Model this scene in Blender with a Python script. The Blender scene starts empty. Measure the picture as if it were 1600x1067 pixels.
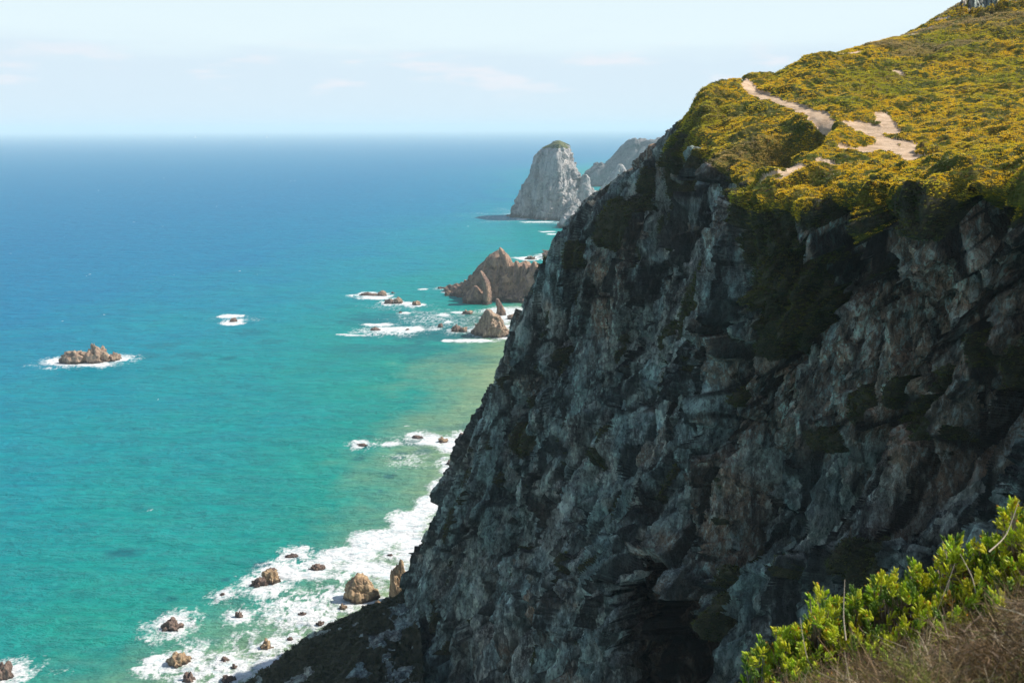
import bpy, bmesh, math, random
import numpy as np
from mathutils import Matrix, Vector
R = math.radians
sc = bpy.context.scene
COL = sc.collection

# ------------------------------------------------------------ camera
CAMZ = 110.0
LENS = 35.0
F = 1600 * LENS / 36.0            # focal length in photograph pixels
PITCH, ROLL = R(12.1), R(0.25)
fwd = np.array([0, math.cos(PITCH), -math.sin(PITCH)])
r0 = np.array([1.0, 0, 0]); u0 = np.array([0, math.sin(PITCH), math.cos(PITCH)])
rgt = r0 * math.cos(ROLL) - u0 * math.sin(ROLL)
upv = u0 * math.cos(ROLL) + r0 * math.sin(ROLL)
cd = bpy.data.cameras.new('camera'); cam = bpy.data.objects.new('camera', cd); COL.objects.link(cam)
cd.lens = LENS; cd.sensor_width = 36; cd.clip_start = 0.1; cd.clip_end = 200000
M = Matrix(((rgt[0], upv[0], -fwd[0], 0), (rgt[1], upv[1], -fwd[1], 0), (rgt[2], upv[2], -fwd[2], CAMZ), (0, 0, 0, 1)))
cam.matrix_world = M
cd.dof.use_dof = True; cd.dof.focus_distance = 140; cd.dof.aperture_fstop = 5.6
sc.camera = cam
sc.render.resolution_x = 1024; sc.render.resolution_y = 682

# ------------------------------------------------------------ light
SUN_AZ, SUN_EL = R(81), R(45)      # azimuth to the right of the view direction
w = bpy.data.worlds.new('World'); sc.world = w; w.use_nodes = True
wn, wl = w.node_tree.nodes, w.node_tree.links
wn.clear()
wo = wn.new('ShaderNodeOutputWorld'); bg = wn.new('ShaderNodeBackground')
sky = wn.new('ShaderNodeTexSky'); sky.sky_type = 'NISHITA'; sky.sun_disc = False
sky.sun_elevation = SUN_EL; sky.sun_rotation = SUN_AZ
sky.air_density = 1.0; sky.dust_density = 0.6; sky.ozone_density = 2.0; sky.altitude = 100
bg.inputs['Strength'].default_value = 0.1
# a thin bank of sea cloud low over the horizon, laid out by direction
geo = wn.new('ShaderNodeTexCoord')
sep = wn.new('ShaderNodeSeparateXYZ'); wl.new(geo.outputs['Generated'], sep.inputs[0])
mp = wn.new('ShaderNodeMapping'); mp.inputs['Scale'].default_value = (3.2, 3.2, 26)
wl.new(geo.outputs['Generated'], mp.inputs[0])
nz = wn.new('ShaderNodeTexNoise'); nz.inputs['Scale'].default_value = 1.6; nz.inputs['Detail'].default_value = 7
nz.inputs['Roughness'].default_value = .55
wl.new(mp.outputs[0], nz.inputs[0])
def wmath(op, a, b=None, clamp=False):
    n = wn.new('ShaderNodeMath'); n.operation = op; n.use_clamp = clamp
    for i, v in enumerate((a, b)):
        if v is None: continue
        if isinstance(v, (int, float)): n.inputs[i].default_value = v
        else: wl.new(v, n.inputs[i])
    return n.outputs[0]
def wramp(x, a, b):
    n = wn.new('ShaderNodeMapRange'); n.interpolation_type = 'SMOOTHSTEP'
    n.inputs[1].default_value = a; n.inputs[2].default_value = b
    wl.new(x, n.inputs[0]); return n.outputs[0]
zz = sep.outputs[2]
hh = wmath('ADD', zz, wmath('MULTIPLY', wmath('SUBTRACT', nz.outputs[0], .5), .06))
bank = wramp(hh, .092, .054)
# sky washed towards the pale haze of the photograph
wash = wn.new('ShaderNodeMix'); wash.data_type = 'RGBA'
wl.new(sky.outputs[0], wash.inputs['A']); wash.inputs['B'].default_value = (6.35, 7.4, 7.8, 1)
wl.new(wramp(zz, .75, .0), wash.inputs['Factor'])
bk = wn.new('ShaderNodeMix'); bk.data_type = 'RGBA'
wl.new(wash.outputs['Result'], bk.inputs['A']); bk.inputs['B'].default_value = (5.3, 6.3, 7.25, 1)
wl.new(wmath('MULTIPLY', bank, .75), bk.inputs['Factor'])
mp2 = wn.new('ShaderNodeMapping'); mp2.inputs['Scale'].default_value = (7, 7, 34); mp2.inputs['Location'].default_value = (3.1, .7, .4)
wl.new(geo.outputs['Generated'], mp2.inputs[0])
nz2 = wn.new('ShaderNodeTexNoise'); nz2.inputs['Scale'].default_value = 1.5; nz2.inputs['Detail'].default_value = 8
wl.new(mp2.outputs[0], nz2.inputs[0])
puff = wmath('MULTIPLY', wmath('MULTIPLY', wramp(nz2.outputs[0], .5, .66), wramp(zz, .085, .06)), wramp(zz, .02, .045))
pf = wn.new('ShaderNodeMix'); pf.data_type = 'RGBA'
wl.new(bk.outputs['Result'], pf.inputs['A']); pf.inputs['B'].default_value = (6.7, 6.9, 7.4, 1)
wl.new(wmath('MULTIPLY', puff, .95), pf.inputs['Factor'])
wl.new(pf.outputs['Result'], bg.inputs['Color']); wl.new(bg.outputs[0], wo.inputs['Surface'])
sc.cycles.volume_bounces = 3
w.cycles.sampling_method = 'MANUAL'; w.cycles.sample_map_resolution = 512

sd = bpy.data.lights.new('sun', 'SUN'); sun = bpy.data.objects.new('sun', sd); COL.objects.link(sun)
sd.energy = 5.0; sd.angle = R(0.53); sd.color = (1.0, .93, .82)
SD = Vector((math.sin(SUN_AZ) * math.cos(SUN_EL), math.cos(SUN_AZ) * math.cos(SUN_EL), math.sin(SUN_EL)))
sun.rotation_euler = SD.to_track_quat('Z', 'Y').to_euler(); sun.location = (60, 60, 300)
vs = sc.view_settings
sc.display_settings.display_device = 'sRGB'
vs.view_transform = 'Standard'; vs.look = 'None'; vs.exposure = 0.38; vs.gamma = 1; vs.use_curve_mapping = False

# ------------------------------------------------------------ helpers
def P(px, py, D):
    d = fwd + rgt * (px - 800) / F - upv * (py - 533.5) / F
    return np.array([0, 0, CAMZ]) + d * (D / d[1])
def S(px, py, z=0.0):
    d = fwd + rgt * (px - 800) / F - upv * (py - 533.5) / F
    return np.array([0, 0, CAMZ]) + d * ((z - CAMZ) / d[2])
def project(Q):
    q = Q - np.array([0, 0, CAMZ])
    a = q @ fwd
    a = np.where(a < .1, .1, a)
    return 800 + F * (q @ rgt) / a, 533.5 - F * (q @ upv) / a, a

_rs = np.random.RandomState(7)
_G = _rs.normal(size=(256, 3)).astype(np.float32); _G /= np.linalg.norm(_G, axis=1)[:, None]
def _hash(ix, iy, iz, seed):
    h = (ix * 73856093) ^ (iy * 19349663) ^ (iz * 83492791) ^ (seed * 2654435)
    h = (h ^ (h >> 13)) * 1274126177
    return (h ^ (h >> 16)) & 0xffffff
def perlin(Q, seed=0):
    Q = Q.astype(np.float32)
    i = np.floor(Q).astype(np.int64); f = Q - i
    u = f * f * f * (f * (f * 6 - 15) + 10)
    out = np.zeros(len(Q), np.float32)
    for dx in (0, 1):
        wx = u[:, 0] if dx else 1 - u[:, 0]
        for dy in (0, 1):
            wy = u[:, 1] if dy else 1 - u[:, 1]
            for dz in (0, 1):
                wz = u[:, 2] if dz else 1 - u[:, 2]
                g = _G[_hash(i[:, 0] + dx, i[:, 1] + dy, i[:, 2] + dz, seed) & 255]
                out += wx * wy * wz * (g[:, 0] * (f[:, 0] - dx) + g[:, 1] * (f[:, 1] - dy) + g[:, 2] * (f[:, 2] - dz))
    return out * 1.5
def fbm(Q, scale, octs=4, seed=0, gain=.5, ridged=False):
    a, s, o, tot = 1.0, 1.0 / scale, np.zeros(len(Q), np.float32), 0
    for k in range(octs):
        n = perlin(Q * s + 17.3 * k, seed + k)
        if ridged: n = 1 - 2 * np.abs(n)
        o += a * n; tot += a; a *= gain; s *= 2.03
    return o / tot
def facet(Q, scale, seed=0, slope=.5):
    """blocky fractured displacement: every Voronoi cell is its own tilted plane"""
    q = (Q / scale).astype(np.float32)
    b = np.floor(q - .5).astype(np.int64)
    best = np.full(len(q), 1e9, np.float32); val = np.zeros(len(q), np.float32); sec = best.copy()
    for dx in (0, 1):
        for dy in (0, 1):
            for dz in (0, 1):
                c = b + np.array([dx, dy, dz])
                h = _hash(c[:, 0], c[:, 1], c[:, 2], seed)
                j = np.stack([(h & 255) / 255., ((h >> 8) & 255) / 255., ((h >> 16) & 255) / 255.], 1).astype(np.float32)
                d = q - (c + .15 + .7 * j)
                dd = (d * d).sum(1)
                h2 = _hash(c[:, 0], c[:, 1], c[:, 2], seed + 91)
                v = ((h2 & 255) / 255. - .5) + slope * (_G[(h2 >> 8) & 255] * d).sum(1) * 2
                m = dd < best
                sec = np.where(m, best, np.minimum(sec, dd))
                best = np.where(m, dd, best); val = np.where(m, v, val)
    return val, np.sqrt(sec) - np.sqrt(best)
def smooth(x, a, b):
    t = np.clip((x - a) / (b - a), 0, 1); return t * t * (3 - 2 * t)

def mesh_obj(name, V, faces, mat=None, parent=None, attrs=None, colors=None, shade=True, loc=None):
    V = np.asarray(V, np.float32)
    if loc is not None: V = V - np.asarray(loc, np.float32)
    faces = np.asarray(faces, np.int32)
    me = bpy.data.meshes.new(name); k = faces.shape[1]
    me.vertices.add(len(V)); me.vertices.foreach_set('co', V.ravel())
    me.loops.add(faces.size); me.loops.foreach_set('vertex_index', faces.ravel())
    me.polygons.add(len(faces)); me.polygons.foreach_set('loop_start', np.arange(0, faces.size, k, dtype=np.int32))
    me.polygons.foreach_set('loop_total', np.full(len(faces), k, np.int32))
    if shade: me.polygons.foreach_set('use_smooth', np.ones(len(faces), bool))
    for an, av in (attrs or {}).items():
        a = me.attributes.new(an, 'FLOAT', 'POINT'); a.data.foreach_set('value', np.asarray(av, np.float32))
    if colors is not None:
        a = me.color_attributes.new('Col', 'FLOAT_COLOR', 'POINT')
        c = np.ones((len(V), 4), np.float32); c[:, :3] = colors; a.data.foreach_set('color', c.ravel())
    me.update(calc_edges=True)
    if mat: me.materials.append(mat)
    o = bpy.data.objects.new(name, me); COL.objects.link(o)
    if loc is not None: o.location = [float(x) for x in loc]
    if parent is not None:
        if loc is not None and parent.type: o.location = Vector([float(x) for x in loc]) - parent.location
        else: o.location = -parent.location
        o.parent = parent
    return o
def compact(V, faces, attrs):
    used = np.zeros(len(V), bool); used[faces.ravel()] = True
    idx = np.cumsum(used) - 1
    return V[used], idx[faces], {k: a[used] for k, a in attrs.items()}
def tag(o, label=None, cat=None, group=None, kind=None):
    if label: o['label'] = label
    if cat: o['category'] = cat
    if group: o['group'] = group
    if kind: o['kind'] = kind
    return o
def grid_faces(nu, nv, wrap=False):
    a = np.arange(nu * nv).reshape(nu, nv)
    if wrap: a = np.concatenate([a, a[:1]], 0)
    return np.stack([a[:-1, :-1], a[1:, :-1], a[1:, 1:], a[:-1, 1:]], -1).reshape(-1, 4)
def grid_normals(G, wrap=False):
    du = np.gradient(G, axis=0); dv = np.gradient(G, axis=1)
    if wrap: du = (np.roll(G, -1, 0) - np.roll(G, 1, 0))
    n = np.cross(du, dv); return n / (np.linalg.norm(n, axis=-1, keepdims=True) + 1e-9)

# node material helpers
class NM:
    def __init__(s, name):
        s.m = bpy.data.materials.new(name); s.m.use_nodes = True
        s.n, s.l = s.m.node_tree.nodes, s.m.node_tree.links
        s.b = s.n['Principled BSDF']; s.out = s.n['Material Output']
        s.tc = s.n.new('ShaderNodeTexCoord')
    def put(s, v, sock):
        if hasattr(v, 'is_output') or isinstance(v, bpy.types.NodeSocket): s.l.new(v, sock)
        else:
            if sock.type == 'RGBA' and len(v) == 3: v = (*v, 1)
            sock.default_value = v
    def noise(s, scale, detail=5, rough=.55, stretch=None, rot=None, dist=0, kind='ShaderNodeTexNoise'):
        t = s.n.new(kind); src = s.tc.outputs['Object']
        if stretch or rot:
            m = s.n.new('ShaderNodeMapping'); s.l.new(src, m.inputs[0])
            if rot: m.inputs['Rotation'].default_value = rot
            if stretch: m.inputs['Scale'].default_value = stretch
            src = m.outputs[0]
        s.l.new(src, t.inputs['Vector']); t.inputs['Scale'].default_value = scale
        if 'Detail' in t.inputs: t.inputs['Detail'].default_value = detail; t.inputs['Roughness'].default_value = rough
        if 'Distortion' in t.inputs: t.inputs['Distortion'].default_value = dist
        return t.outputs[0]
    def attr(s, name, out='Fac'):
        a = s.n.new('ShaderNodeAttribute'); a.attribute_name = name; return a.outputs[out]
    def ramp(s, x, a, b, lo=0., hi=1.):
        m = s.n.new('ShaderNodeMapRange'); m.interpolation_type = 'SMOOTHSTEP'
        s.l.new(x, m.inputs[0]); m.inputs[1].default_value = a; m.inputs[2].default_value = b
        m.inputs[3].default_value = lo; m.inputs[4].default_value = hi
        return m.outputs[0]
    def math(s, op, a, b=0., clamp=False):
        m = s.n.new('ShaderNodeMath'); m.operation = op; m.use_clamp = clamp
        s.put(a, m.inputs[0]); s.put(b, m.inputs[1]); return m.outputs[0]
    def mix(s, f, a, b, blend='MIX'):
        m = s.n.new('ShaderNodeMix'); m.data_type = 'RGBA'; m.blend_type = blend
        s.put(f, m.inputs['Factor']); s.put(a, m.inputs['A']); s.put(b, m.inputs['B']); return m.outputs['Result']
    def cramp(s, x, stops):
        c = s.n.new('ShaderNodeValToRGB'); s.l.new(x, c.inputs[0]); e = c.color_ramp.elements
        while len(e) < len(stops): e.new(.5)
        for k, (p, col) in enumerate(stops): e[k].position = p; e[k].color = (*col, 1)
        return c.outputs[0]
    def bump(s, h, strength=.5, dist=.1, prev=None):
        b = s.n.new('ShaderNodeBump'); b.inputs['Strength'].default_value = strength; b.inputs['Distance'].default_value = dist
        s.l.new(h, b.inputs['Height'])
        if prev is not None: s.l.new(prev, b.inputs['Normal'])
        return b.outputs[0]
    def base(s, c): s.put(c, s.b.inputs['Base Color'])
    def normal(s, n): s.l.new(n, s.b.inputs['Normal'])

def mat_cliff():
    k = NM('cliff_rock'); st = (1, 1, .28); rt = (R(-8), R(-24), 0)
    big = k.noise(.055, 4, .6); mid = k.noise(.32, 7, .62, st, rt, .4); fine = k.noise(1.7, 8, .68, (1, 1, .5), rt, .5)
    vfine = k.noise(7, 6, .7)
    c = k.mix(k.ramp(mid, .36, .66), (.075, .072, .075), (.25, .27, .27))
    c = k.mix(k.ramp(k.noise(.11, 6, .62, (1, 1, .45), rt), .47, .6), c, k.mix(k.ramp(fine, .4, .62), (.14, .17, .17), (.30, .38, .38)))
    c = k.mix(k.math('MULTIPLY', k.attr('brown'), k.ramp(fine, .2, .6, .5, .95)), c, k.mix(k.ramp(fine, .35, .65), (.10, .066, .05), (.29, .20, .155)))
    c = k.mix(k.math('MULTIPLY', k.ramp(k.noise(.22, 8, .72, (1, 1, .55), rt, .6), .56, .66), .75), c, (.46, .52, .54))
    c = k.mix(k.math('MULTIPLY', k.ramp(vfine, .56, .72), .55), c, (.42, .50, .48))
    c = k.mix(k.math('MULTIPLY', k.ramp(vfine, .44, .3), .6), c, (.035, .032, .03))
    fl = k.noise(2.3, 9, .78, (1, 1, .42), rt, .3)
    c = k.mix(k.math('MULTIPLY', k.ramp(fl, .50, .60), .8), c, k.mix(k.ramp(big, .4, .6), (.34, .43, .42), (.40, .41, .42)))
    c = k.mix(k.math('MULTIPLY', k.ramp(fl, .47, .38), .75), c, (.03, .028, .028))
    c = k.mix(k.math('MULTIPLY', k.ramp(k.noise(.5, 6, .65, (1, 1, .25), rt, .3), .47, .36), .7), c, (.04, .038, .035))
    vt = k.n.new('ShaderNodeTexVoronoi'); mm = k.n.new('ShaderNodeMapping'); mm.inputs['Scale'].default_value = (1, 1, .4); mm.inputs['Rotation'].default_value = rt
    dn = k.n.new('ShaderNodeMix'); dn.data_type = 'RGBA'; dn.blend_type = 'LINEAR_LIGHT'; dn.inputs['Factor'].default_value = .5
    nzz = k.n.new('ShaderNodeTexNoise'); nzz.inputs['Scale'].default_value = .8; nzz.inputs['Detail'].default_value = 5
    k.l.new(k.tc.outputs['Object'], nzz.inputs[0]); k.l.new(k.tc.outputs['Object'], dn.inputs['A']); k.l.new(nzz.outputs['Color'], dn.inputs['B'])
    k.l.new(dn.outputs['Result'], mm.inputs[0]); k.l.new(mm.outputs[0], vt.inputs['Vector']); vt.inputs['Scale'].default_value = 1.1
    sx = k.n.new('ShaderNodeSeparateColor'); k.l.new(vt.outputs['Color'], sx.inputs[0])
    c = k.mix(.8, c, k.mix(sx.outputs[0], (.55, .55, .58), (1.75, 1.7, 1.6)), 'MULTIPLY')
    c = k.mix(.75, c, k.mix(k.ramp(k.noise(.09, 4, .6), .42, .58), (1.2, 1.05, .97), (.98, 1.08, 1.1)), 'MULTIPLY')
    c = k.mix(1.0, c, (1.62, 1.62, 1.5), 'MULTIPLY')
    c = k.mix(k.math('MULTIPLY', k.attr('rust'), k.ramp(fine, .3, .6, .25, 1)), c, k.mix(k.ramp(vfine, .35, .65), (.12, .05, .025), (.36, .15, .05)))
    c = k.mix(k.math('MULTIPLY', k.attr('crack'), .85), c, (.03, .028, .025))
    c = k.mix(k.attr('cave'), c, k.mix(1.0, c, (.30, .24, .21), 'MULTIPLY'))  # shade of the hollow multiplied into its brown rock colour
    k.base(c); k.b.inputs['Roughness'].default_value = .9; k.b.inputs['Specular IOR Level'].default_value = .25
    h = k.math('ADD', k.math('MULTIPLY', mid, 1.0), k.math('ADD', k.math('MULTIPLY', fine, 1.3), k.math('MULTIPLY', vfine, .6)))
    k.normal(k.bump(h, 1.0, .9)); return k.m
def mat_scrub(name='scrub_ground'):
    k = NM(name)
    a = k.noise(.09, 5, .6); b = k.noise(1.6, 6, .7); c0 = k.noise(6, 4, .6)
    c = k.mix(k.ramp(a, .38, .62), (.075, .09, .018), (.17, .125, .018))
    c = k.mix(k.ramp(b, .5, .66), c, (.06, .045, .022))
    c = k.mix(k.ramp(c0, .55, .7), c, (.2, .16, .03))
    k.base(c); k.b.inputs['Roughness'].default_value = .9; k.b.inputs['Specular IOR Level'].default_value = .15
    k.normal(k.bump(k.math('ADD', b, k.math('MULTIPLY', c0, .5)), .9, .3)); return k.m
def mat_path():
    k = NM('sandy_path'); a = k.noise(.7, 6, .6); b = k.noise(7, 6, .7); p = k.noise(16, 2, kind='ShaderNodeTexVoronoi')
    c = k.mix(k.ramp(a, .35, .65), (.44, .31, .20), (.62, .46, .32))
    c = k.mix(k.ramp(b, .55, .7), c, (.33, .23, .16))
    k.base(c); k.b.inputs['Roughness'].default_value = .95; k.b.inputs['Specular IOR Level'].default_value = .1
    k.normal(k.bump(k.math('ADD', b, k.math('MULTIPLY', a, 2)), .8, .12)); return k.m
def mat_rock(name, lighter, dark, pale, scale, wet=True, green=None, zg=0):
    k = NM(name); st = (1, 1, .4); rt = (R(12), R(-20), 0)
    mid = k.noise(.9 * scale, 7, .62, st, rt, .4); fine = k.noise(4.5 * scale, 8, .7, (1, 1, .6), rt)
    c = k.mix(k.ramp(mid, .36, .64), dark, lighter)  # noise blends the darker and lighter tones of the rock
    c = k.mix(k.math('MULTIPLY', k.ramp(fine, .53, .7), .7), c, pale)
    c = k.mix(k.math('MULTIPLY', k.ramp(fine, .45, .3), .65), c, tuple(x * .35 for x in dark))
    if wet:
        g = k.n.new('ShaderNodeNewGeometry'); s = k.n.new('ShaderNodeSeparateXYZ'); k.l.new(g.outputs['Position'], s.inputs[0])
        z = k.math('ADD', s.outputs[2], k.math('MULTIPLY', k.math('SUBTRACT', mid, .5), 2.4))
        wf = k.ramp(z, wet * 1.15, wet * .35)
        c = k.mix(k.math('MULTIPLY', wf, .8), c, (.055, .038, .034))
        k.l.new(k.ramp(z, wet * 1.1, wet * .5, .85, .4), k.b.inputs['Roughness'])
    else: k.b.inputs['Roughness'].default_value = .9
    k.b.inputs['Specular IOR Level'].default_value = .25
    k.base(c); k.normal(k.bump(k.math('ADD', mid, k.math('MULTIPLY', fine, .6)), .8, .5 / scale)); return k.m

# ------------------------------------------------------------ the headland: control net (photo column, row, distance)
NET = [  # rows H1 H2 H3 H4 H5 C1 C2 C3 C4 C5 C6 then base (px, D)
 [(1180,143,156),(1170,142,151),(1160,142,147),(1146,140,144),(1116,150,141),(1080,186,142),(1003,252,150),(872,378,163),(784,560,176),(716,712,185),(644,880,190),(592,192)],
 [(1215,121,158),(1203,127,150),(1190,137,141),(1165,155,134),(1128,190,126),(1100,238,120),(1062,305,126),(960,430,142),(890,600,150),(830,760,155),(770,930,158),(700,160)],
 [(1270,92,160),(1260,112,148),(1250,152,131),(1217,184,120),(1176,224,111),(1142,280,107),(1105,350,112),(1045,480,123),(985,650,127),(930,830,121),(880,1000,117),(820,118)],
 [(1340,79,165),(1325,118,146),(1330,178,116),(1308,192,103),(1276,274,101.2),(1204,288,97.5),(1150,352,98),(1090,500,103),(1050,670,102),(1010,850,99),(970,1020,96),(930,95)],
 [(1400,62,172),(1385,130,140),(1385,215,101),(1275,258,85),(1195,284,79),(1168,322,75.5),(1152,400,77.5),(1140,520,81),(1125,690,85),(1100,860,85),(1070,1030,83),(1050,82)],
 [(1440,42,178),(1450,130,140),(1450,235,92),(1390,262,78),(1325,288,71),(1308,318,68),(1298,400,69.8),(1285,520,71.5),(1275,690,73),(1260,860,71),(1240,1030,68),(1220,66)],
 [(1500,9,185),(1530,120,140),(1530,232,86),(1500,258,69),(1455,277,63),(1442,305,60.3),(1440,400,61.8),(1440,520,63.5),(1430,690,64),(1420,860,61),(1400,1030,57),(1390,54)],
 [(1620,-42,190),(1640,110,140),(1640,222,80),(1620,246,63),(1610,262,57),(1602,300,54),(1610,400,55.2),(1610,520,56.5),(1600,690,55),(1590,860,52),(1570,1030,48),(1560,46)],
 [(1850,-120,190),(1900,60,130),(1950,215,66),(1980,250,48),(1985,285,42),(1990,335,41),(2000,420,42),(2000,540,42),(1980,700,40),(1960,880,37),(1930,1050,33),(1930,31)],
]
rows = []
for c in NET:
    pts = [P(*q) for q in c[:-1]]
    b = P(c[-1][0], 1040, c[-1][1]); b[2] = -6
    pts = [pts[0] + np.array([8, 25, -7.])] + pts + [b]
    rows.append(np.array(pts))
c1 = rows[0]
back = c1 + np.array([34, 40, 0.]); back[:6, 2] -= 16; back[-1] = c1[-1] + np.array([34, 40, 0])
back2 = c1 + np.array([95, 60, 0.]); back2[:6, 2] -= 50; back2[:7, 2] = np.minimum(back2[:7, 2], 70)
last = np.array([(200,150,110),(170,95,142),(120,65,128),(72,28,115),(52,15,109),(44,12,106),(42,13,102),(40,14,92),(39,15,78),(37,16,60),(35,17,42),(32,18,20),(28,20,-6)], float)
net = np.stack([back2, back] + rows + [last])          # (12, 13, 3)
cnt_u = [16, 60] + [125, 120, 115, 115, 125, 115, 115, 70] + [40]
cnt_v = [14, 90, 130, 120, 75, 60, 75, 125, 150, 140, 130, 40]
def crsample(A, cnts):
    """Catmull-Rom along axis 0"""
    out = []
    n = len(A)
    for i, c in enumerate(cnts):
        p0, p1, p2, p3 = A[max(i - 1, 0)], A[i], A[i + 1], A[min(i + 2, n - 1)]
        t = np.arange(c) / c
        if i == len(cnts) - 1: t = np.arange(c + 1) / c
        t = t.reshape(-1, *([1] * (A.ndim - 1)))
        k = .42
        m1, m2 = k * (p2 - p0), k * (p3 - p1)
        out.append((2*t**3 - 3*t**2 + 1) * p1 + (t**3 - 2*t**2 + t) * m1 + (-2*t**3 + 3*t**2) * p2 + (t**3 - t**2) * m2)
    return np.concatenate(out, 0)
G = crsample(net, cnt_u)
G = crsample(np.swapaxes(G, 0, 1), cnt_v); G = np.ascontiguousarray(np.swapaxes(G, 0, 1))
nu, nv = G.shape[:2]
vpar = np.concatenate([i + np.arange(c) / c for i, c in enumerate(cnt_v)] + [[12.]])
upar = np.concatenate([i + np.arange(c) / c for i, c in enumerate(cnt_u)] + [[11.]])
VV = np.broadcast_to(vpar[None, :], (nu, nv)).ravel(); UU = np.broadcast_to(upar[:, None], (nu, nv)).ravel()
N0 = grid_normals(G)
if N0[nu // 2, nv * 3 // 4].dot(np.array([-.5, -1, .1])) < 0: N0 = -N0
Q = G.reshape(-1, 3); N = N0.reshape(-1, 3)
pxs, pys, dep = project(Q)
def pick(px, py, vmin=0, vmax=12):
    m = (VV >= vmin) & (VV <= vmax) & (UU >= 2) & (UU <= 10)
    d = (pxs - px) ** 2 + (pys - py) ** 2 + np.where(m, 0, 1e9)
    return Q[np.argmin(d)]
cl = smooth(VV, 5.7, 6.5)                               # 0 on the hillside, 1 on the cliff
steep = smooth(1 - N[:, 2], .25, .6)
rocky = np.maximum(cl, steep * smooth(VV, 5.2, 6.2)) * (.35 + .65 * steep)
# strata run down to the left: stretch the noise that way
sdir = np.array([-.30, .10, -.95]); sdir /= np.linalg.norm(sdir)
def stretch(Q, f, s=sdir): return Q - np.outer(Q @ s, s) * (1 - f)
Qa, Qb = stretch(Q, .17), stretch(Q, .34)
warp = np.stack([fbm(Q, 6, 3, 40 + i) for i in range(3)], 1) * .7
big = fbm(Qb, 15, 4, 1, ridged=True) * 3.1 + fbm(Q, 26, 3, 5) * 3.2
f1, e1 = facet(Qa + warp, 4.2, 11, .8); f2, e2 = facet(Qa + warp * .6, 1.5, 12, .8); f3, e3 = facet(Qb + warp * .5, .75, 13)
rough = fbm(Qb, 1.4, 5, 21, .6)
# --- vegetation mask
fn = fbm(Q, 3.0, 5, 81); fn2 = fbm(stretch(Q, .35), 7, 5, 83)
i_brow = int(np.searchsorted(vpar, 5.7)); zb = G[:, i_brow, 2]
drop = np.repeat(zb, nv) - Q[:, 2]
veg = 1.35 - np.clip(drop, 0, 99) / np.clip(2.1 + 3.2 * fn2 + 2.2 * smooth(-Q[:, 0], -22, -8), 1.0, 9) + fn * .9
veg = np.where(VV < 5.75, 2.0, veg)
for (px, py, r, a) in ((1135,400,86,1.8),(1100,455,66,1.6),(1165,340,80,1.8),(1235,470,50,1.6),(1215,530,32,1.6),(1262,400,34,1.3),(1190,430,46,1.2),(1045,530,42,1.0),
                       (1350,632,28,1.1),(1400,630,34,1.2),(1450,650,34,1.1),(1070,215,48,1.5),(1010,290,34,1.3),(965,345,34,1.2),(905,400,24,1.1),(1040,360,30,1.1),(935,720,18,.9),(820,690,28,1.0),
                       (1310,690,28,1.0),(890,880,16,.9),(1000,400,24,.9),(880,560,16,.9),(1150,620,20,.8),(760,690,14,.8),(1540,540,26,.9),(1395,325,30,1.2),(1300,395,22,.9)):
    c = pick(px, py, 5, 12); q = Q - c; r = r * c[1] / F
    d2 = (q[:, 0] ** 2 + q[:, 1] ** 2 * .6) / r ** 2 + (q[:, 2] + q[:, 0] * .0) ** 2 / (r * 1.25) ** 2
    veg = np.maximum(veg, a * np.exp(-d2) + fn * .55 + fn2 * .35)
fn3 = fbm(stretch(Q, .28), 3.2, 4, 85)
veg = np.maximum(veg, .5 + (fn3 - .34) * 3.0 + fn * .3)
veg = np.maximum(veg, .5 + (fn2 - .36) * 3.0 + fn * .4 )
vegsoft = smooth(veg, .3, .75)
f4 = facet(Qb + warp * .3, .34, 14)[0]
disp = rocky * ((big - big[cl > .5].mean()) * .55 + f1 * 1.9 + f2 * 1.0 * (1 - vegsoft * .7) + (f3 * .45 + f4 * .16 + rough * .3) * (1 - vegsoft * .5))
brw = smooth(VV, 4.0, 5.1) * smooth(VV, 7.0, 5.9)
disp += brw * (fbm(Q * np.array([1, 1, .25]), 8, 3, 95) * 2.0 + fbm(Q, 2.6, 3, 96) * .7) * (.3 + .7 * vegsoft) * (.25 + .75 * smooth(UU, 3.5, 6))
disp = np.where(rocky > 0, disp * (1 - .45 * rocky * smooth(UU, 3.0, 2.2)) - .7 * rocky * smooth(UU, 3.0, 2.2) * smooth(VV, 8, 10), disp)
crack = smooth(e2, .10, .02) * .8 * smooth(fbm(Q, 9, 3, 77), -.1, .3) + smooth(e1, .09, .02)
# dark fissures that cut back into the face
fis = smooth(fbm(stretch(Q + warp, .22), 6.5, 4, 61, ridged=True), .52, .74) * rocky
disp -= fis * 2.4
# the hollow under the arch near the foot of the face
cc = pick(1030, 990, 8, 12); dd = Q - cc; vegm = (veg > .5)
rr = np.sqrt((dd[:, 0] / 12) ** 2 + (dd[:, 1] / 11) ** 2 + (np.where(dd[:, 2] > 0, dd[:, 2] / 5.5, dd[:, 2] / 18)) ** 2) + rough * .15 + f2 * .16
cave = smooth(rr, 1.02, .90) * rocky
disp += smooth(rr, .98, 1.06) * smooth(rr, 1.5, 1.1) * (dd[:, 2] > -2) * rocky * 1.2
# hillside: low hummocks, small terraces
hum = fbm(Q * np.array([1, 1, .3]), 7, 5, 31) * 1.2 + fbm(Q, 2.0, 3, 33) * .75 + fbm(Q * np.array([.5, 1, 1]), 2.6, 2, 35, ridged=True) * .34
soft = (1 - rocky)
disp += soft * hum * np.where(VV < 1.4, .7, 1.0)
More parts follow.
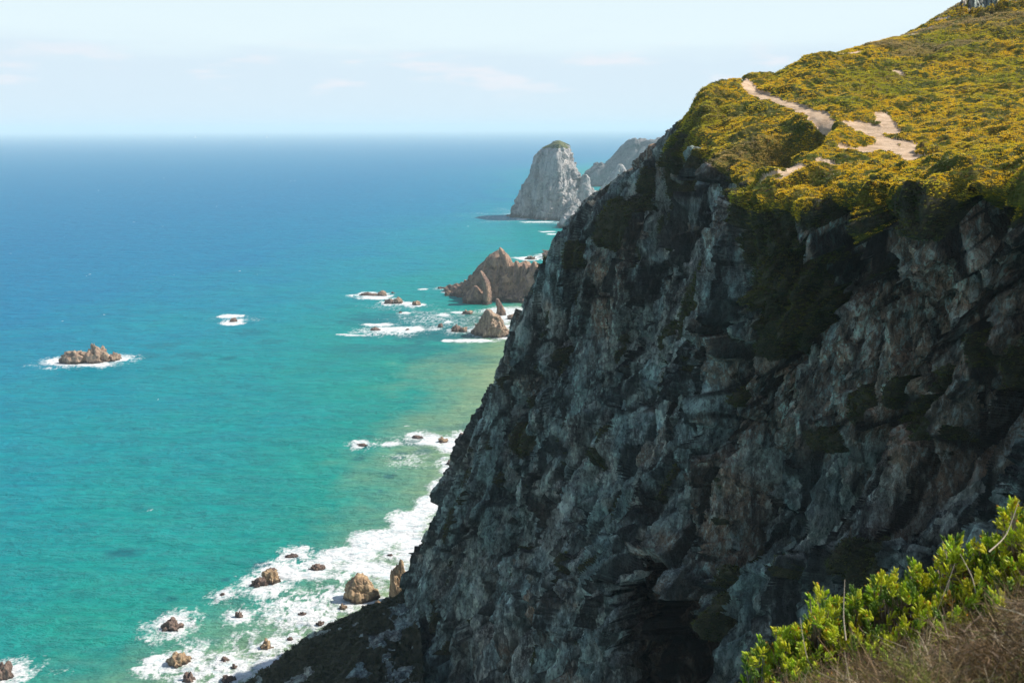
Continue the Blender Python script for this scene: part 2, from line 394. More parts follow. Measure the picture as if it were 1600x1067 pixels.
# rock rib on the skyline and the outcrop at the top
for (px, py, rad, amp) in ((1545, 12, 5, .8), (1530, 16, 4, .7)):
    c = pick(px, py, .9, 2); m = np.exp(-((Q - c) ** 2).sum(1) / rad ** 2)
    disp += m * (amp * .5 + f2 * .9 + f3 * .4)
for (px, py, rad, amp) in ((1255, 222, 4.6, 3.2), (1205, 243, 4.2, 2.2)):
    c = pick(px, py, 3, 6); disp -= np.exp(-((Q - c) ** 2).sum(1) / rad ** 2) * amp
# --- path, in world metres on the hillside
paths = [([(1160,131),(1172,143),(1200,153),(1232,163),(1262,174),(1300,183),(1345,190),(1362,204),(1380,218),(1392,232),(1415,246),(1450,250)], 1.25),
         ([(1450,250),(1500,248),(1545,246)], .8), ([(1385,222),(1350,236),(1322,232)], 1.0),
         ([(1440,252),(1400,262),(1352,270),(1300,262),(1262,276),(1235,282)], 1.15), ([(1262,262),(1230,278),(1190,289)], .8),
         ([(1345,190),(1395,204),(1375,176)], 1.0), ([(1400,110),(1412,122)], .7), ([(1262,94),(1300,86),(1345,80)], .8), ([(1365,210),(1420,222),(1415,246)], .9)]
pd = np.full(len(Q), 99., np.float32)
hm = (VV < 6.2) & (UU > 1.9)
Qh = Q[hm]
for pts, wd in paths:
    wd = wd * .95
    W = np.array([pick(x, y, 1., 5.6) for x, y in pts])
    for a, b in zip(W[:-1], W[1:]):
        ab = b - a; t = np.clip(((Qh - a) @ ab) / (ab @ ab + 1e-9), 0, 1)
        d = np.linalg.norm(Qh - (a + t[:, None] * ab), axis=1) / wd
        pd[hm] = np.minimum(pd[hm], d)
pd = pd * .92 + fbm(Q, 1.5, 4, 71) * .48 + fbm(Q, .6, 2, 72) * .25
pathm = smooth(pd, 1.0, .8)
disp -= (pathm * .16 + smooth(pd, 1.5, .6) * hum * .8) * soft
Q2 = Q + N * disp[:, None] + cave[:, None] * np.array([4.5, 3.0, 0.3])
vegm &= cave < .3
mc = cave > .02
Q2[mc] += (facet(Q2[mc] + warp[mc], 2.4, 16, .8)[0] * 1.8 + facet(Q2[mc], .8, 18, .8)[0] * .7)[:, None] * cave[mc, None] * np.array([-.6, -.75, .3])
mat = vegm & (VV > 5.7)
Q2 += N * (mat * smooth(veg, .5, .9) * (.35 + .5 * np.clip(fn + .4, 0, 1)))[:, None] * rocky[:, None]
# a second, sideways push makes ledges and small overhangs
side = facet(Qb + 31.7, 1.3, 15)[0]
Q2 += np.array([-.25, -.1, 1.])[None, :] * (rocky * side * .4 * (1 - vegsoft))[:, None]
brown = smooth(fbm(Q, 11, 5, 91) + .34 * smooth(UU, 5.0, 7.0) * smooth(VV, 10, 8.5) - .12, .0, .22)
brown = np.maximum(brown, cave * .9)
rc = pick(1070, 830, 7, 12); q = stretch(Q - rc, .3)
rust = smooth(np.linalg.norm(q, axis=1) / 2.6 + fn * .9 + rough * .8, 1.1, .2) * .7
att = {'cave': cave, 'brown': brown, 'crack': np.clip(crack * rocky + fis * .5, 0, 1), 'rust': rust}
faces = grid_faces(nu, nv)
# outward orientation
fc = faces[len(faces) * 3 // 5]
if np.dot(np.cross(Q2[fc[1]] - Q2[fc[0]], Q2[fc[2]] - Q2[fc[0]]), N[fc[0]]) < 0: faces = faces[:, ::-1]
fpath = (pathm[faces].mean(1) > .5) & (VV[faces].max(1) < 6)
outcrop = (VV < 2) & (np.zeros(len(Q), bool))
fveg = vegm[faces].mean(1) > .5
rockcap = np.zeros(len(Q))
for (px, py, rad) in ((1425, 58, 1.6), (1445, 47, 1.8), (1472, 33, 1.8), (1552, 10, 3.2), (1535, 15, 3.), (1500, 16, 1.6)):
    c = pick(px, py, .9, 2); rockcap = np.maximum(rockcap, np.exp(-((Q - c) ** 2).sum(1) / rad ** 2))
fcap = (rockcap + fn * .5)[faces].mean(1) > .55
fveg &= ~fcap
MC, MS, MP = mat_cliff(), mat_scrub(), mat_path()
k = NM('shaded_scrub_ground'); b_ = k.noise(1.6, 6, .7)
k.base(k.mix(k.ramp(b_, .4, .62), (.028, .030, .014), (.07, .06, .03))); k.b.inputs['Roughness'].default_value = .95; k.normal(k.bump(b_, .9, .4)); MD = k.m  # ground under the scrub, with the cliff's shade put into its colour
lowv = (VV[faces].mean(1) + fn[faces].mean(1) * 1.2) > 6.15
parts = {}
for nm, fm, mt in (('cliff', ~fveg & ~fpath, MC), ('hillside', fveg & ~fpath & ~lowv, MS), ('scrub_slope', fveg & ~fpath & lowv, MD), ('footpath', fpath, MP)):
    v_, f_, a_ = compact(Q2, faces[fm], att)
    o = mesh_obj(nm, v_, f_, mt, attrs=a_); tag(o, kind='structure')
    parts[nm] = o

# ------------------------------------------------------------ dark shelf of land at the foot of the cliff
SP = [[(650,905,196),(655,960,180),(660,1030,168),(660,1100,150)], [(622,932,190),(625,985,178),(625,1050,165),(625,1120,148)],
      [(560,953,186),(565,1000,176),(565,1060,163),(560,1130,146)], [(503,985,183),(505,1025,175),(500,1080,162),(490,1150,145)],
      [(445,1022,180),(445,1060,174),(435,1110,162),(420,1180,146)], [(385,1068,177),(380,1090,173),(370,1130,162),(350,1200,146)], [(330,1125,174),(325,1140,170),(310,1180,160),(300,1220,150)]]
sp = []
for c in SP:
    p = [P(*q) for q in c]; b = p[0] + np.array([-2, 9, 0]); b[2] = -5; e = p[-1].copy(); e[2] -= 8
    sp.append([b] + p + [e])
sp = np.array(sp); sp[-1, :, 2] = np.minimum(sp[-1, :, 2], -3)
g = crsample(sp, [50] * 6); g = np.swapaxes(crsample(np.swapaxes(g, 0, 1), [30, 60, 60, 50, 20]), 0, 1); g = np.ascontiguousarray(g)
n_ = grid_normals(g); 
if n_[150, 100, 2] < 0: n_ = -n_
q_, nn_ = g.reshape(-1, 3), n_.reshape(-1, 3)
q_ = q_ + nn_ * (fbm(q_, 9, 4, 101) * 1.6 + fbm(q_, 1.6, 4, 103) * .6 + facet(q_, 2.2, 104)[0] * .5)[:, None]
ff_ = grid_faces(*g.shape[:2])
if np.cross(q_[ff_[9000, 1]] - q_[ff_[9000, 0]], q_[ff_[9000, 2]] - q_[ff_[9000, 0]])[2] < 0: ff_ = ff_[:, ::-1]
zed = fbm(q_, 6, 4, 107)
bare = (zed > .2) | (q_[:, 2] < 1.2)
fb = bare[ff_].mean(1) > .5
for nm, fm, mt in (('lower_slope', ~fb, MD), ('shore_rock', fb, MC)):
    v_, f_, a_ = compact(q_, ff_[fm], {'cave': np.zeros(len(q_)), 'brown': np.zeros(len(q_)), 'crack': np.zeros(len(q_)), 'rust': np.zeros(len(q_))})
    tag(mesh_obj(nm, v_, f_, mt, attrs=a_), kind='structure')

# ------------------------------------------------------------ ground cover (one mass of leaf tufts)
def tufts(name, V, faces, dens_fn, size_fn, col_fn, per=9, seed=1, mat=None, cap=260000):
    rs = np.random.RandomState(seed)
    A, B, C_, D_ = (V[faces[:, i]] for i in range(4))
    nrm = np.cross(C_ - A, D_ - B); area = np.linalg.norm(nrm, axis=1) * .5; nrm /= (2 * area[:, None] + 1e-9)
    cen = (A + B + C_ + D_) / 4
    ex = area * dens_fn(cen, nrm)
    n = rs.poisson(np.clip(ex, 0, 40)); idx = np.repeat(np.arange(len(faces)), n)
    if len(idx) > cap: idx = rs.choice(idx, cap, replace=False)
    a, b = rs.rand(len(idx), 1), rs.rand(len(idx), 1)
    p = A[idx] * (1 - a) * (1 - b) + B[idx] * a * (1 - b) + C_[idx] * a * b + D_[idx] * (1 - a) * b
    nn = nrm[idx]; up = nn * .75 + np.array([0, 0, .6]); up /= np.linalg.norm(up, axis=1)[:, None]
    s = size_fn(p)[:, None]; col = col_fn(p, rs)
    K = len(idx)
    verts = np.zeros((K, per, 4, 3), np.float32); cols = np.zeros((K, per, 4, 3), np.float32)
    for j in range(per):
        th = rs.rand(K) * 6.283
        dirh = np.stack([np.cos(th), np.sin(th), np.zeros(K)], 1)
        dv = up * (.35 + .75 * rs.rand(K, 1)) + dirh * (.35 + .5 * rs.rand(K, 1))
        sd_ = np.cross(dv, rs.normal(size=(K, 3))); sd_ /= np.linalg.norm(sd_, axis=1)[:, None] + 1e-9
        o = p + dirh * s * rs.rand(K, 1) * .75 - up * s * .12
        L, Wd = s * (.7 + .6 * rs.rand(K, 1)), s * .2
        verts[:, j, 0] = o; verts[:, j, 1] = o + dv * L * .55 + sd_ * Wd; verts[:, j, 2] = o + dv * L; verts[:, j, 3] = o + dv * L * .55 - sd_ * Wd
        cj = col * (.82 + .36 * rs.rand(K, 1)); cols[:, j] = cj[:, None, :]
    verts = verts.reshape(-1, 3); f = np.arange(len(verts)).reshape(-1, 4)
    return mesh_obj(name, verts, f, mat, colors=cols.reshape(-1, 3), shade=False)
def mat_leaf(name='succulent_leaf', trans=.35, rough=.5):
    k = NM(name); c = k.attr('Col', 'Color'); k.base(c)
    k.b.inputs['Roughness'].default_value = rough; k.b.inputs['Specular IOR Level'].default_value = .3
    t = k.n.new('ShaderNodeBsdfTranslucent'); k.l.new(k.mix(1.0, c, (1.0, 1.0, .45), 'MULTIPLY'), t.inputs[0])
    m = k.n.new('ShaderNodeMixShader'); m.inputs[0].default_value = trans
    k.l.new(k.b.outputs[0], m.inputs[1]); k.l.new(t.outputs[0], m.inputs[2]); k.l.new(m.outputs[0], k.out.inputs[0]); return k.m
ML = mat_leaf()
PAL = np.array([(.82, .55, .035), (.78, .64, .05), (.42, .41, .045), (.11, .14, .025), (.38, .19, .06), (.44, .33, .24)])
def cover_col(p, rs):
    n = len(p)
    a = fbm(p, 12, 4, 201); b = fbm(p, 2.5, 4, 202); c = fbm(p, 1.0, 2, 203)
    px_, py_, d_ = project(p)
    gold = smooth(a * 1.2 + b * .4 + c * .1 - smooth(p[:, 1], 112, 150) * .2, -.55, -.05)[:, None]
    col = PAL[2] * (1 - gold) + PAL[0] * gold
    col = col + (PAL[1] - col) * smooth(c, .0, .35)[:, None]
    dk = smooth(b + .6 * c, .03, .2)[:, None]; col = col * (1 - dk) + PAL[3] * dk
    rd = (rs.rand(n) < .04)[:, None]; col = np.where(rd, PAL[4], col)
    dry = (smooth(fbm(p * np.array([.4, 1, 1]), 9, 3, 204) + .55 * smooth(p[:, 2], 121, 129) - .15, .08, .30) * smooth(p[:, 1], 85, 120))[:, None]
    col = col * (1 - dry * .85) + PAL[5] * dry * .85
    return col
fm0 = fveg & ~fpath & (UU[faces[:, 0]] > 1.3) & (VV[faces[:, 0]] > .8) & (UU[faces[:, 0]] < 10.3)
fm = fm0 & ~lowv
def dens(cen, nrm):
    px_, py_, d_ = project(cen)
    inside = (px_ > 780) & (px_ < 1720) & (py_ > -80) & (py_ < 1100)
    bare = smooth(fbm(cen * np.array([.6, 1, 1]), 4.5, 5, 210), .20, .36)
    return np.where(inside, np.clip(36 * (70 / d_) ** 1.0, 10, 48), .6) * (1 - .85 * bare)
tag(tufts('ground_cover', Q2, faces[fm], dens, lambda p: np.clip(.118 * (p[:, 1] / 80) ** .55, .08, .19), cover_col, per=8, seed=3, mat=ML, cap=360000), kind='stuff')
def shaded_scrub_col(p, rs):  # leaf colours darkened to carry the shade below the brow
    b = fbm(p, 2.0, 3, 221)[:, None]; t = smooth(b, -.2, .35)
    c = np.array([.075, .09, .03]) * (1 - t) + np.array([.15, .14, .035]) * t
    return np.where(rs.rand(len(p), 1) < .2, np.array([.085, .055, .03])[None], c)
tag(tufts('cliff_scrub', Q2, faces[fm0 & lowv], lambda c, n: np.where((project(c)[0] < 1720) & (project(c)[1] < 1120), np.clip(16 * (70 / c[:, 1]), 4, 22), .3), lambda p: np.clip(.20 * (p[:, 1] / 80) ** .6, .14, .34), shaded_scrub_col, per=7, seed=4, mat=ML, cap=150000), kind='stuff')
def shaded_lower_col(p, rs): return np.array([.045, .052, .02])[None] * (.6 + .9 * rs.rand(len(p), 1))  # shade of the headland is painted into these leaf colours
tag(tufts('lower_scrub', q_, ff_[~fb], lambda c, n: np.full(len(c), 2.6), lambda p: np.full(len(p), .34), shaded_lower_col, per=7, seed=5, mat=ML, cap=30000), kind='stuff')

# ------------------------------------------------------------ sea rocks
TAN = mat_rock('tan_rock', (.46, .33, .23), (.22, .15, .115), (.55, .43, .32), .8, 1.6)
TANS = mat_rock('shore_boulder_rock', (.50, .36, .22), (.24, .16, .10), (.60, .48, .34), 1.6, 1.0)
DARK = mat_rock('wet_rock', (.25, .175, .14), (.11, .075, .065), (.40, .31, .25), 1.8, .9)
BROWN = mat_rock('promontory_rock', (.42, .27, .185), (.17, .11, .095), (.54, .38, .27), .22, 3.0)
PALE = mat_rock('pale_rock', (.46, .43, .41), (.21, .21, .215), (.72, .65, .60), .14, 5.0)
ROCKS = []      # (x, y, radius) for the foam
def ico(sub):
    bm = bmesh.new(); bmesh.ops.create_icosphere(bm, subdivisions=sub, radius=1.0)
    V = np.array([v.co[:] for v in bm.verts]); Fc = np.array([[v.index for v in f.verts] for f in bm.faces]); bm.free(); return V, Fc
ICO = {k: ico(k) for k in (4, 5, 6)}
def rock_mesh(w, d, h, seed, sub=5, lean=0., spiky=.5, fac=.75):
    V, Fc = ICO[sub]; rs = np.random.RandomState(seed)
    p = V.copy()
    s = max(w, d) * .5
    off = seed * 13.7
    disp = fbm(V + off, .9, 4, seed) * .42 + (facet(V + off, .62, seed)[0] * .42 + facet(V * np.array([1, 1, .6]) + off, .28, seed + 1)[0] * .17 + facet(V + off, .13, seed + 2)[0] * .07) * fac
    rg = fbm(V * np.array([1, 1, .25]) + off, .6, 3, seed + 5, ridged=True) * .28 * spiky
    p = V * (1 + disp + rg)[:, None]
    p[:, 2] = np.where(p[:, 2] > 0, p[:, 2] ** 1.0, p[:, 2] * .5)
    top = p[:, 2].max(); ext = np.percentile(np.abs(p[np.abs(p[:, 2]) < .5][:, :2]), 96, axis=0)
    p[:, 0] *= w * .5 / max(ext[0], .5); p[:, 1] *= d * .5 / max(ext[1], .5); p[:, 2] *= h / top
    p[:, 0] += lean * p[:, 2]
    return p, Fc
def rock(px, py, wpx, hpx, label, name='sea_rock', mat=TANS, seed=1, group=None, deep=.75, sub=4, spiky=.5, lean=0, cat='rock', foam=1.0, fac=1.0):
    c = S(px, py); dist = math.hypot(c[0], c[1]); slant = math.hypot(dist, CAMZ)
    m = slant / F
    w = wpx * m * .92; d = w * deep; h = max(.3, (hpx * m - .28 * d * math.sin(math.atan2(CAMZ, dist)) * .6) / math.cos(math.atan2(CAMZ, dist)))
    p, Fc = rock_mesh(w, d, h, seed, sub, lean, spiky, fac)
    c = c + np.array([c[0], c[1], 0]) / dist * d * .42
    o = mesh_obj(name, p + c, Fc, mat, loc=c, shade=False); tag(o, label, cat, group)
    if foam: ROCKS.append((c[0], c[1], w * .5, d * .5, foam))
    return o
def loft(name, lv, D, ryf, mat, nth=260, nz=260, seed=1, amp=1.0, parent=None, sq=2.4, ycen=0., smoothz=True, fscale=1., zb=-6., ridge=0., shear=0.):
    """lv: (photo row, left px, right px) from the top down; a closed body round those widths"""
    L = []
    for k, (y, a, b) in enumerate(lv):
        A, B = P(a, y, D), P(b, y, D); L.append([(A[0] + B[0]) / 2, (B[0] - A[0]) / 2, (A[2] + B[2]) / 2])
    L = np.array(L)
    bot = L[-1].copy(); bot[1] *= 1.04; bot[2] = zb; L = np.vstack([L, bot])
    top = L[0].copy(); top[1] *= .02; L = np.vstack([top, L])
    t = np.linspace(0, 1, nz); tt = np.concatenate([[0], np.cumsum(np.abs(np.diff(L[:, 2])) + np.abs(np.diff(L[:, 1])) * .6 + .01)]); tt /= tt[-1]
    X = np.stack([np.interp(t, tt, L[:, i]) for i in range(3)], 1)
    th = np.linspace(0, 2 * math.pi, nth, endpoint=False)
    c_, s_ = np.cos(th), np.sin(th)
    ex = 2 / sq
    cx = np.sign(c_) * np.abs(c_) ** ex; cy = np.sign(s_) * np.abs(s_) ** ex
    wmax = X[:, 1].max()
    hw = X[:, 1][None]; dyw = ryf * (hw * .6 + wmax * .4 * np.minimum(1, hw / (wmax * .15)))
    g = np.stack([X[:, 0][None] + (cx[:, None] + ridge * np.clip(-cy, 0, 1)[:, None] * (1 - np.abs(cx[:, None]))) * hw, D + ycen + cy[:, None] * dyw - shear * cx[:, None] * hw, np.broadcast_to(X[:, 2][None], (nth, nz))], -1)
    n_ = grid_normals(g, True); q = g.reshape(-1, 3); n_ = n_.reshape(-1, 3)
    if (n_[:nz * 3] * (q[:nz * 3] - np.array([X[:, 0].mean(), D + ycen, 0]))).sum() < 0: n_ = -n_
    sc_ = wmax * fscale; wp = np.stack([fbm(q, sc_ * .5, 3, seed + 50 + i) for i in range(3)], 1) * sc_ * .1
    qs = stretch(q, .5) + wp
    lim = np.clip(np.repeat(hw, nth, 0).ravel() / (wmax * .75), .06, 1)
    d = fbm(qs, sc_ * .6, 4, seed, ridged=True) * .10 + facet(qs, sc_ * .34, seed)[0] * .17 + facet(qs, sc_ * .13, seed + 1)[0] * .075 + facet(qs, sc_ * .05, seed + 2)[0] * .03
    q = q + n_ * (d * sc_ * amp * lim)[:, None]
    f = grid_faces(nth, nz, True)
    k = len(f) // 2
    if np.dot(np.cross(q[f[k, 1]] - q[f[k, 0]], q[f[k, 2]] - q[f[k, 0]]), n_[f[k, 0]]) < 0: f = f[:, ::-1]
    loc = np.array([X[:, 0].mean(), D + ycen, 0.])
    return mesh_obj(name, q, f, mat, parent=parent, loc=loc, shade=False), q, f

# the great sea stack
root = bpy.data.objects.new('sea_stack', None); COL.objects.link(root); root.location = (float(P(868, 340, 1262)[0]), 1262, 0)
tag(root, 'tall pale grey sea stack with a green grassy cap, rising from turquoise water', 'sea stack')
o, sq_, sf_ = loft('rock_body', [(221.5,869,875),(223,867,877),(225.5,862,880),(229,856,884),(236,845,889),(246,838,893),(262,832,898),(280,826,905),(298,820,914),(312,817,924),(326,809,931),(336,803,935),(343,801,936)], 1262, .95, PALE, seed=5, amp=.85, sq=1.35, ridge=.12, shear=.25, parent=root, nth=340, nz=340)
loft('rock_spur', [(273,911,917),(278,908,920),(290,905,922),(305,903,926),(325,900,935)], 1240, .8, PALE, seed=9, amp=.8, parent=root, nth=90, nz=90)
capz = P(868, 231, 1262)[2]
capn = (sq_[sf_[:, 0], 2] > capz - 1 + 5 * fbm(sq_[sf_[:, 0]], 12, 3, 4)) 
A_, B_, C_ = sq_[sf_[:, 0]], sq_[sf_[:, 1]], sq_[sf_[:, 2]]
cn = np.cross(B_ - A_, C_ - A_); cn /= np.linalg.norm(cn, axis=1)[:, None] + 1e-9
capn &= cn[:, 2] > .15
cv, cf, _ = compact(sq_ + np.array([0, 0, .0]), sf_[capn], {})
cv = cv + np.array([0, -.3, .9])
gm = NM('grass_cap'); gm.base(gm.mix(gm.ramp(gm.noise(.5, 5), .4, .6), (.06, .08, .025), (.13, .13, .04))); gm.b.inputs['Roughness'].default_value = .95
mesh_obj('grass_cap', cv, cf, gm.m, parent=root, loc=(root.location.x, 1262, 0))
ROCKS.append((root.location.x, 1262, 55, 50, .5))

o, _, _ = loft('sea_rock', [(320,925,938),(328,910,945),(338,893,955),(346,880,960),(354,874,965)], 1130, .7, PALE, seed=15, nth=150, nz=110, amp=.9)
tag(o, 'low blue-grey rock mound in front of the tall stack, half hidden by the cliff', 'rock')
o, _, _ = loft('sea_rock', [(257,966,972),(266,962,978),(280,952,988),(292,944,996),(303,940,1000)], 1560, .5, PALE, seed=17, nth=120, nz=120, amp=.9)
tag(o, 'pale pointed rock between the tall stack and the distant blue headland', 'rock')
o, _, _ = loft('headland', [(220,988,1080),(222,982,1090),(232,972,1100),(246,955,1110),(262,933,1120),(273,918,1130),(287,914,1140)], 1950, .35, mat_rock('shaded_distant_rock', (.20, .20, .21), (.13, .13, .14), (.40, .38, .36), .07, 4.0), seed=19, nth=240, nz=160, amp=.35)  # darker rock colour stands in for shade on the side facing left
tag(o, kind='structure')

# the pointed brown promontory
root = bpy.data.objects.new('rock_promontory', None); COL.objects.link(root); c = P(785, 480, 655); root.location = (float(c[0]), 655, 0)
tag(root, 'large brown jagged rock promontory with a pointed peak, beside the shaded cliff', 'rock')
loft('rock_body', [(391,778,784),(398,768,792),(405,760,797),(412,757,802),(417,756,840),(425,749,852),(436,741,860),(448,731,866),(460,708,870),(472,690,874),(486,684,876),(494,684,878)], 655, .42, BROWN, seed=33, amp=1.0, shear=.5,  parent=root, nth=380, nz=280, fscale=.6)
loft('rock_fin', [(424,750,753),(430,751,758),(440,753,764),(455,756,767),(470,755,767),(490,752,770)], 630, 1.5, BROWN, seed=35, amp=.9, parent=root, nth=110, nz=130, sq=1.5)
loft('rock_fin', [(447,741,745),(455,734,752),(466,726,757),(480,722,760)], 636, 1.0, BROWN, seed=37, amp=1.0, parent=root, nth=100, nz=90, sq=1.6)
loft('rock_fin', [(387,780,783),(392,780,788),(400,781,794),(410,784,800),(424,788,803),(445,792,800)], 644, 1.3, BROWN, seed=38, amp=.8, parent=root, nth=100, nz=110, zb=18, sq=1.4)
loft('rock_fin', [(408,805,809),(416,803,815),(430,802,813),(442,801,808)], 640, 1.3, BROWN, seed=39, amp=.8, parent=root, nth=80, nz=80, zb=16, sq=1.4)
loft('rock_fin', [(411,818,821),(418,815,826),(432,814,825)], 638, 1.3, BROWN, seed=36, amp=.8, parent=root, nth=80, nz=80, zb=16, sq=1.4)
loft('rock_fin', [(409,833,837),(415,829,843),(424,826,850),(436,826,852)], 638, 1.1, BROWN, seed=34, amp=.9, parent=root, nth=90, nz=80, zb=16, sq=1.5)
o, _, _ = loft('sea_rock', [(467,775,779),(474,775,783),(484,777,788),(494,776,791),(502,775,793)], 588, .7, BROWN, seed=41, nth=110, nz=110, amp=.8, fscale=1.2)
tag(o, 'slim leaning brown pinnacle at the foot of the big promontory', 'rock')
o, _, _ = loft('sea_rock', [(484,761,768),(490,757,774),(498,752,781),(506,747,787),(514,742,791),(524,736,796)], 530, .75, TAN, sq=1.35, ridge=.1, shear=.4, seed=43, nth=200, nz=160, amp=1.0)
tag(o, 'tan conical rock standing in surf in front of the brown promontory', 'rock')
for a in ((766, 519, 30), (784, 500, 9), (785, 490, 40)):
    c = S(a[0], a[1]); ROCKS.append((c[0], c[1], a[2] * .35, 8, .7))

# island rocks and boulders, each its own thing (column, waterline row, width, height)
rock(118, 569, 44, 20, 'low left shoulder of the tan islet far out in the bay', mat=TAN, seed=51, sub=5, spiky=1.2, deep=.6)
rock(150, 568, 46, 29, 'tallest tan block of the islet far out in the left of the bay', mat=TAN, seed=54, sub=5, spiky=.8, deep=.7, foam=.8)
rock(178, 565, 24, 14, 'small right end rock of the tan islet far out in the bay', mat=TAN, seed=53, deep=.8, foam=.8)
rock(365, 504, 13, 7, 'small dark rock in a white foam ring, between the tan islet and the reef', mat=DARK, seed=55, foam=1)
rock(576, 463, 30, 7, 'long flat dark reef rock farthest left of the reef line', mat=DARK, seed=56, deep=.3, foam=.9)
rock(597, 463, 16, 9, 'brown block at the right end of the long flat reef rock', mat=TAN, seed=57, deep=.6)
rock(614, 459, 6, 3, 'tiny dark rock just right of the long flat reef rock', mat=DARK, seed=58, foam=.3)
rock(608, 475, 16, 9, 'dark round reef rock touching a taller brown one', mat=DARK, seed=59)
rock(622, 475, 15, 12, 'taller brown reef rock with a sunlit right side', mat=TAN, seed=60)
rock(650, 478, 14, 8, 'lone small brown reef rock near the promontory tip', mat=TAN, seed=61)
rock(626, 489, 6, 3, 'tiny dark rock in thin foam below the reef line', mat=DARK, seed=62, foam=.4)
rock(586, 517, 17, 6, 'low dark rock at the left end of the long white surf patch', mat=DARK, seed=63, foam=.6)
rock(637, 517, 7, 4, 'tiny dark rock inside the long white surf patch', mat=DARK, seed=64, foam=.3)
rock(688, 512, 9, 7, 'small dark rock between the surf patch and the tan cone', mat=DARK, seed=65, foam=.4)
rock(712, 519, 15, 12, 'pointed brown rock left of the tan conical rock', mat=BROWN, seed=66, foam=.6)
rock(724, 519, 13, 8, 'low brown rock touching the pointed one left of the tan cone', mat=TAN, seed=67, foam=.4)
rock(741, 522, 11, 9, 'dark stub of rock at the left foot of the tan cone', mat=DARK, seed=68, foam=.4)
rock(731, 491, 18, 7, 'low brown rocks at the dark foot of the promontory', mat=TAN, seed=69, foam=.4)
rock(802, 500, 22, 9, 'low tan boulders between the slim pinnacle and the cliff', mat=TAN, seed=70, foam=.7)
rock(690, 452, 14, 4, 'small low rock on the seaward tip of the promontory', mat=BROWN, seed=71, foam=.5)
rock(829, 406, 18, 6, 'dark low rock in foam beyond the promontory', mat=BROWN, seed=72, foam=1)
rock(860, 403, 30, 16, 'brown rock beyond the promontory against the cliff edge', mat=BROWN, seed=73, foam=.8, sub=5)
rock(863, 422, 16, 14, 'tan knob where the promontory meets the cliff', mat=TAN, seed=74, foam=0)
# near shore
rock(564, 941, 56, 38, 'big golden sunlit boulder on the shore above the dark slope', name='boulder', mat=TANS, seed=87, sub=6, deep=.7, spiky=.0, fac=.38, foam=.5)
rock(624, 943, 32, 62, 'tall blocky tan boulder against the foot of the cliff', name='boulder', mat=TANS, seed=84, sub=6, deep=.9, spiky=.0, fac=.3, foam=.2)
NS = [(404,917,26,13,'dark end of the long brown rock in the wide surf',DARK),(424,912,28,20,'brown crest of the long rock in the wide surf',TANS),(424,896,18,8,'flat dark rock just behind the long brown rock',DARK),
 (496,893,26,10,'low brown rock at the left edge of the big foam field',DARK),(374,966,12,10,'small round brown rock in lacy foam',DARK),(268,986,32,17,'dark rock with a foam plume behind it',DARK),
 (280,1041,34,18,'cluster of broken brown rock left of the dark slope',TANS),(416,1016,18,15,'round brown rock in foam above the dark slope end',TANS),(352,1037,15,9,'small dark rock between the brown cluster and the slope',DARK),
 (366,1046,10,8,'tiny dark rock beside the end of the slope',DARK),(296,1067,18,14,'round dark rock at the bottom edge below the brown cluster',DARK),(356,1068,22,11,'brown rock at the bottom edge near the slope end',DARK),
 (6,1062,26,24,'purple brown rock at the bottom left corner in foam',DARK),(692,692,16,9,'tan rock in white surf beside the cliff edge',TANS),(706,727,18,9,'dark slanted rock in surf under the cliff edge',DARK),
 (652,685,18,4,'flat dark rock left of the tan rock in surf',DARK),(566,697,16,4,'flat awash dark rock with a streak of foam to its right',DARK),(456,871,20,4,'thin dark awash rock above the surf',DARK),
 (610,870,12,4,'little dark rock inside the big foam field',DARK),(348,932,10,5,'small rock under a burst of spray',DARK),(722,682,12,5,'dark rock touching the cliff edge in surf',DARK),(472,962,12,6,'dark rock in the lacy foam near the slope',DARK),(432,1040,12,8,'small rock at the waterline of the dark slope',DARK),(500,978,14,8,'rock half out of the surf just above the dark slope',DARK),(536,952,12,7,'small rock between the dark slope and the golden boulder',TANS),(592,948,16,9,'low rock between the golden boulder and the tall block',TANS),(454,1002,10,6,'little wet rock beside the crest of the dark slope',DARK)]
for i, (x, y, a, b, lb, mt) in enumerate(NS):
    rock(x, y, a, b, lb, name='boulder', mat=mt, seed=100 + i, sub=5 if a > 20 else 4, spiky=.9 if a > 20 else .4, foam=.75)

# ------------------------------------------------------------ the sea
th = np.concatenate([np.arange(-180, -38, 3.), np.arange(-38, 34, .075), np.arange(34, 180.1, 3.)])
rad = [40.]
while rad[-1] < 46000: rad.append(rad[-1] * (1.02 if rad[-1] < 165 or rad[-1] > 1900 else 1.0042))
rad = np.array(rad); nt, nr = len(th), len(rad)
TH, RR = np.meshgrid(np.radians(th), rad, indexing='ij')
Xs, Ys = (RR * np.sin(TH)).ravel(), (RR * np.cos(TH)).ravel()
W = np.stack([Xs, Ys, np.zeros_like(Xs)], 1); Rr = RR.ravel()
coast = np.array([(-60,60),(-68,120),(-62,165),(-45,190),(-25,215),(-14,290),(-8,370),(0,470),(8,560),(16,600),(20,640),(45,800),(62,1080),(120,1250),(200,1600),(210,2600),(3000,9000)], float)
cdist = np.full(len(Xs), 1e9)
XY = np.stack([Xs, Ys], 1)
for a, b in zip(coast[:-1], coast[1:]):
    ab = b - a; t = np.clip(((XY - a) @ ab) / (ab @ ab), 0, 1)
    cdist = np.minimum(cdist, np.linalg.norm(XY - (a + t[:, None] * ab), axis=1))
cdist += smooth(Ys, 520, 1000) * 70
cdist += fbm(W, 70, 4, 301) * 22 * np.clip(cdist / 60, .2, 4) ** .6
ax, ay = Xs, Ys
foam = np.zeros(len(Xs)); lace = np.zeros(len(Xs))
fA = fbm(W, 9, 5, 311, .6); fB = fbm(W, 2.2, 4, 315, .6); fL = fbm(W + np.stack([fA, fB, fA], 1) * 3, 3.2, 4, 321, .6, ridged=True)
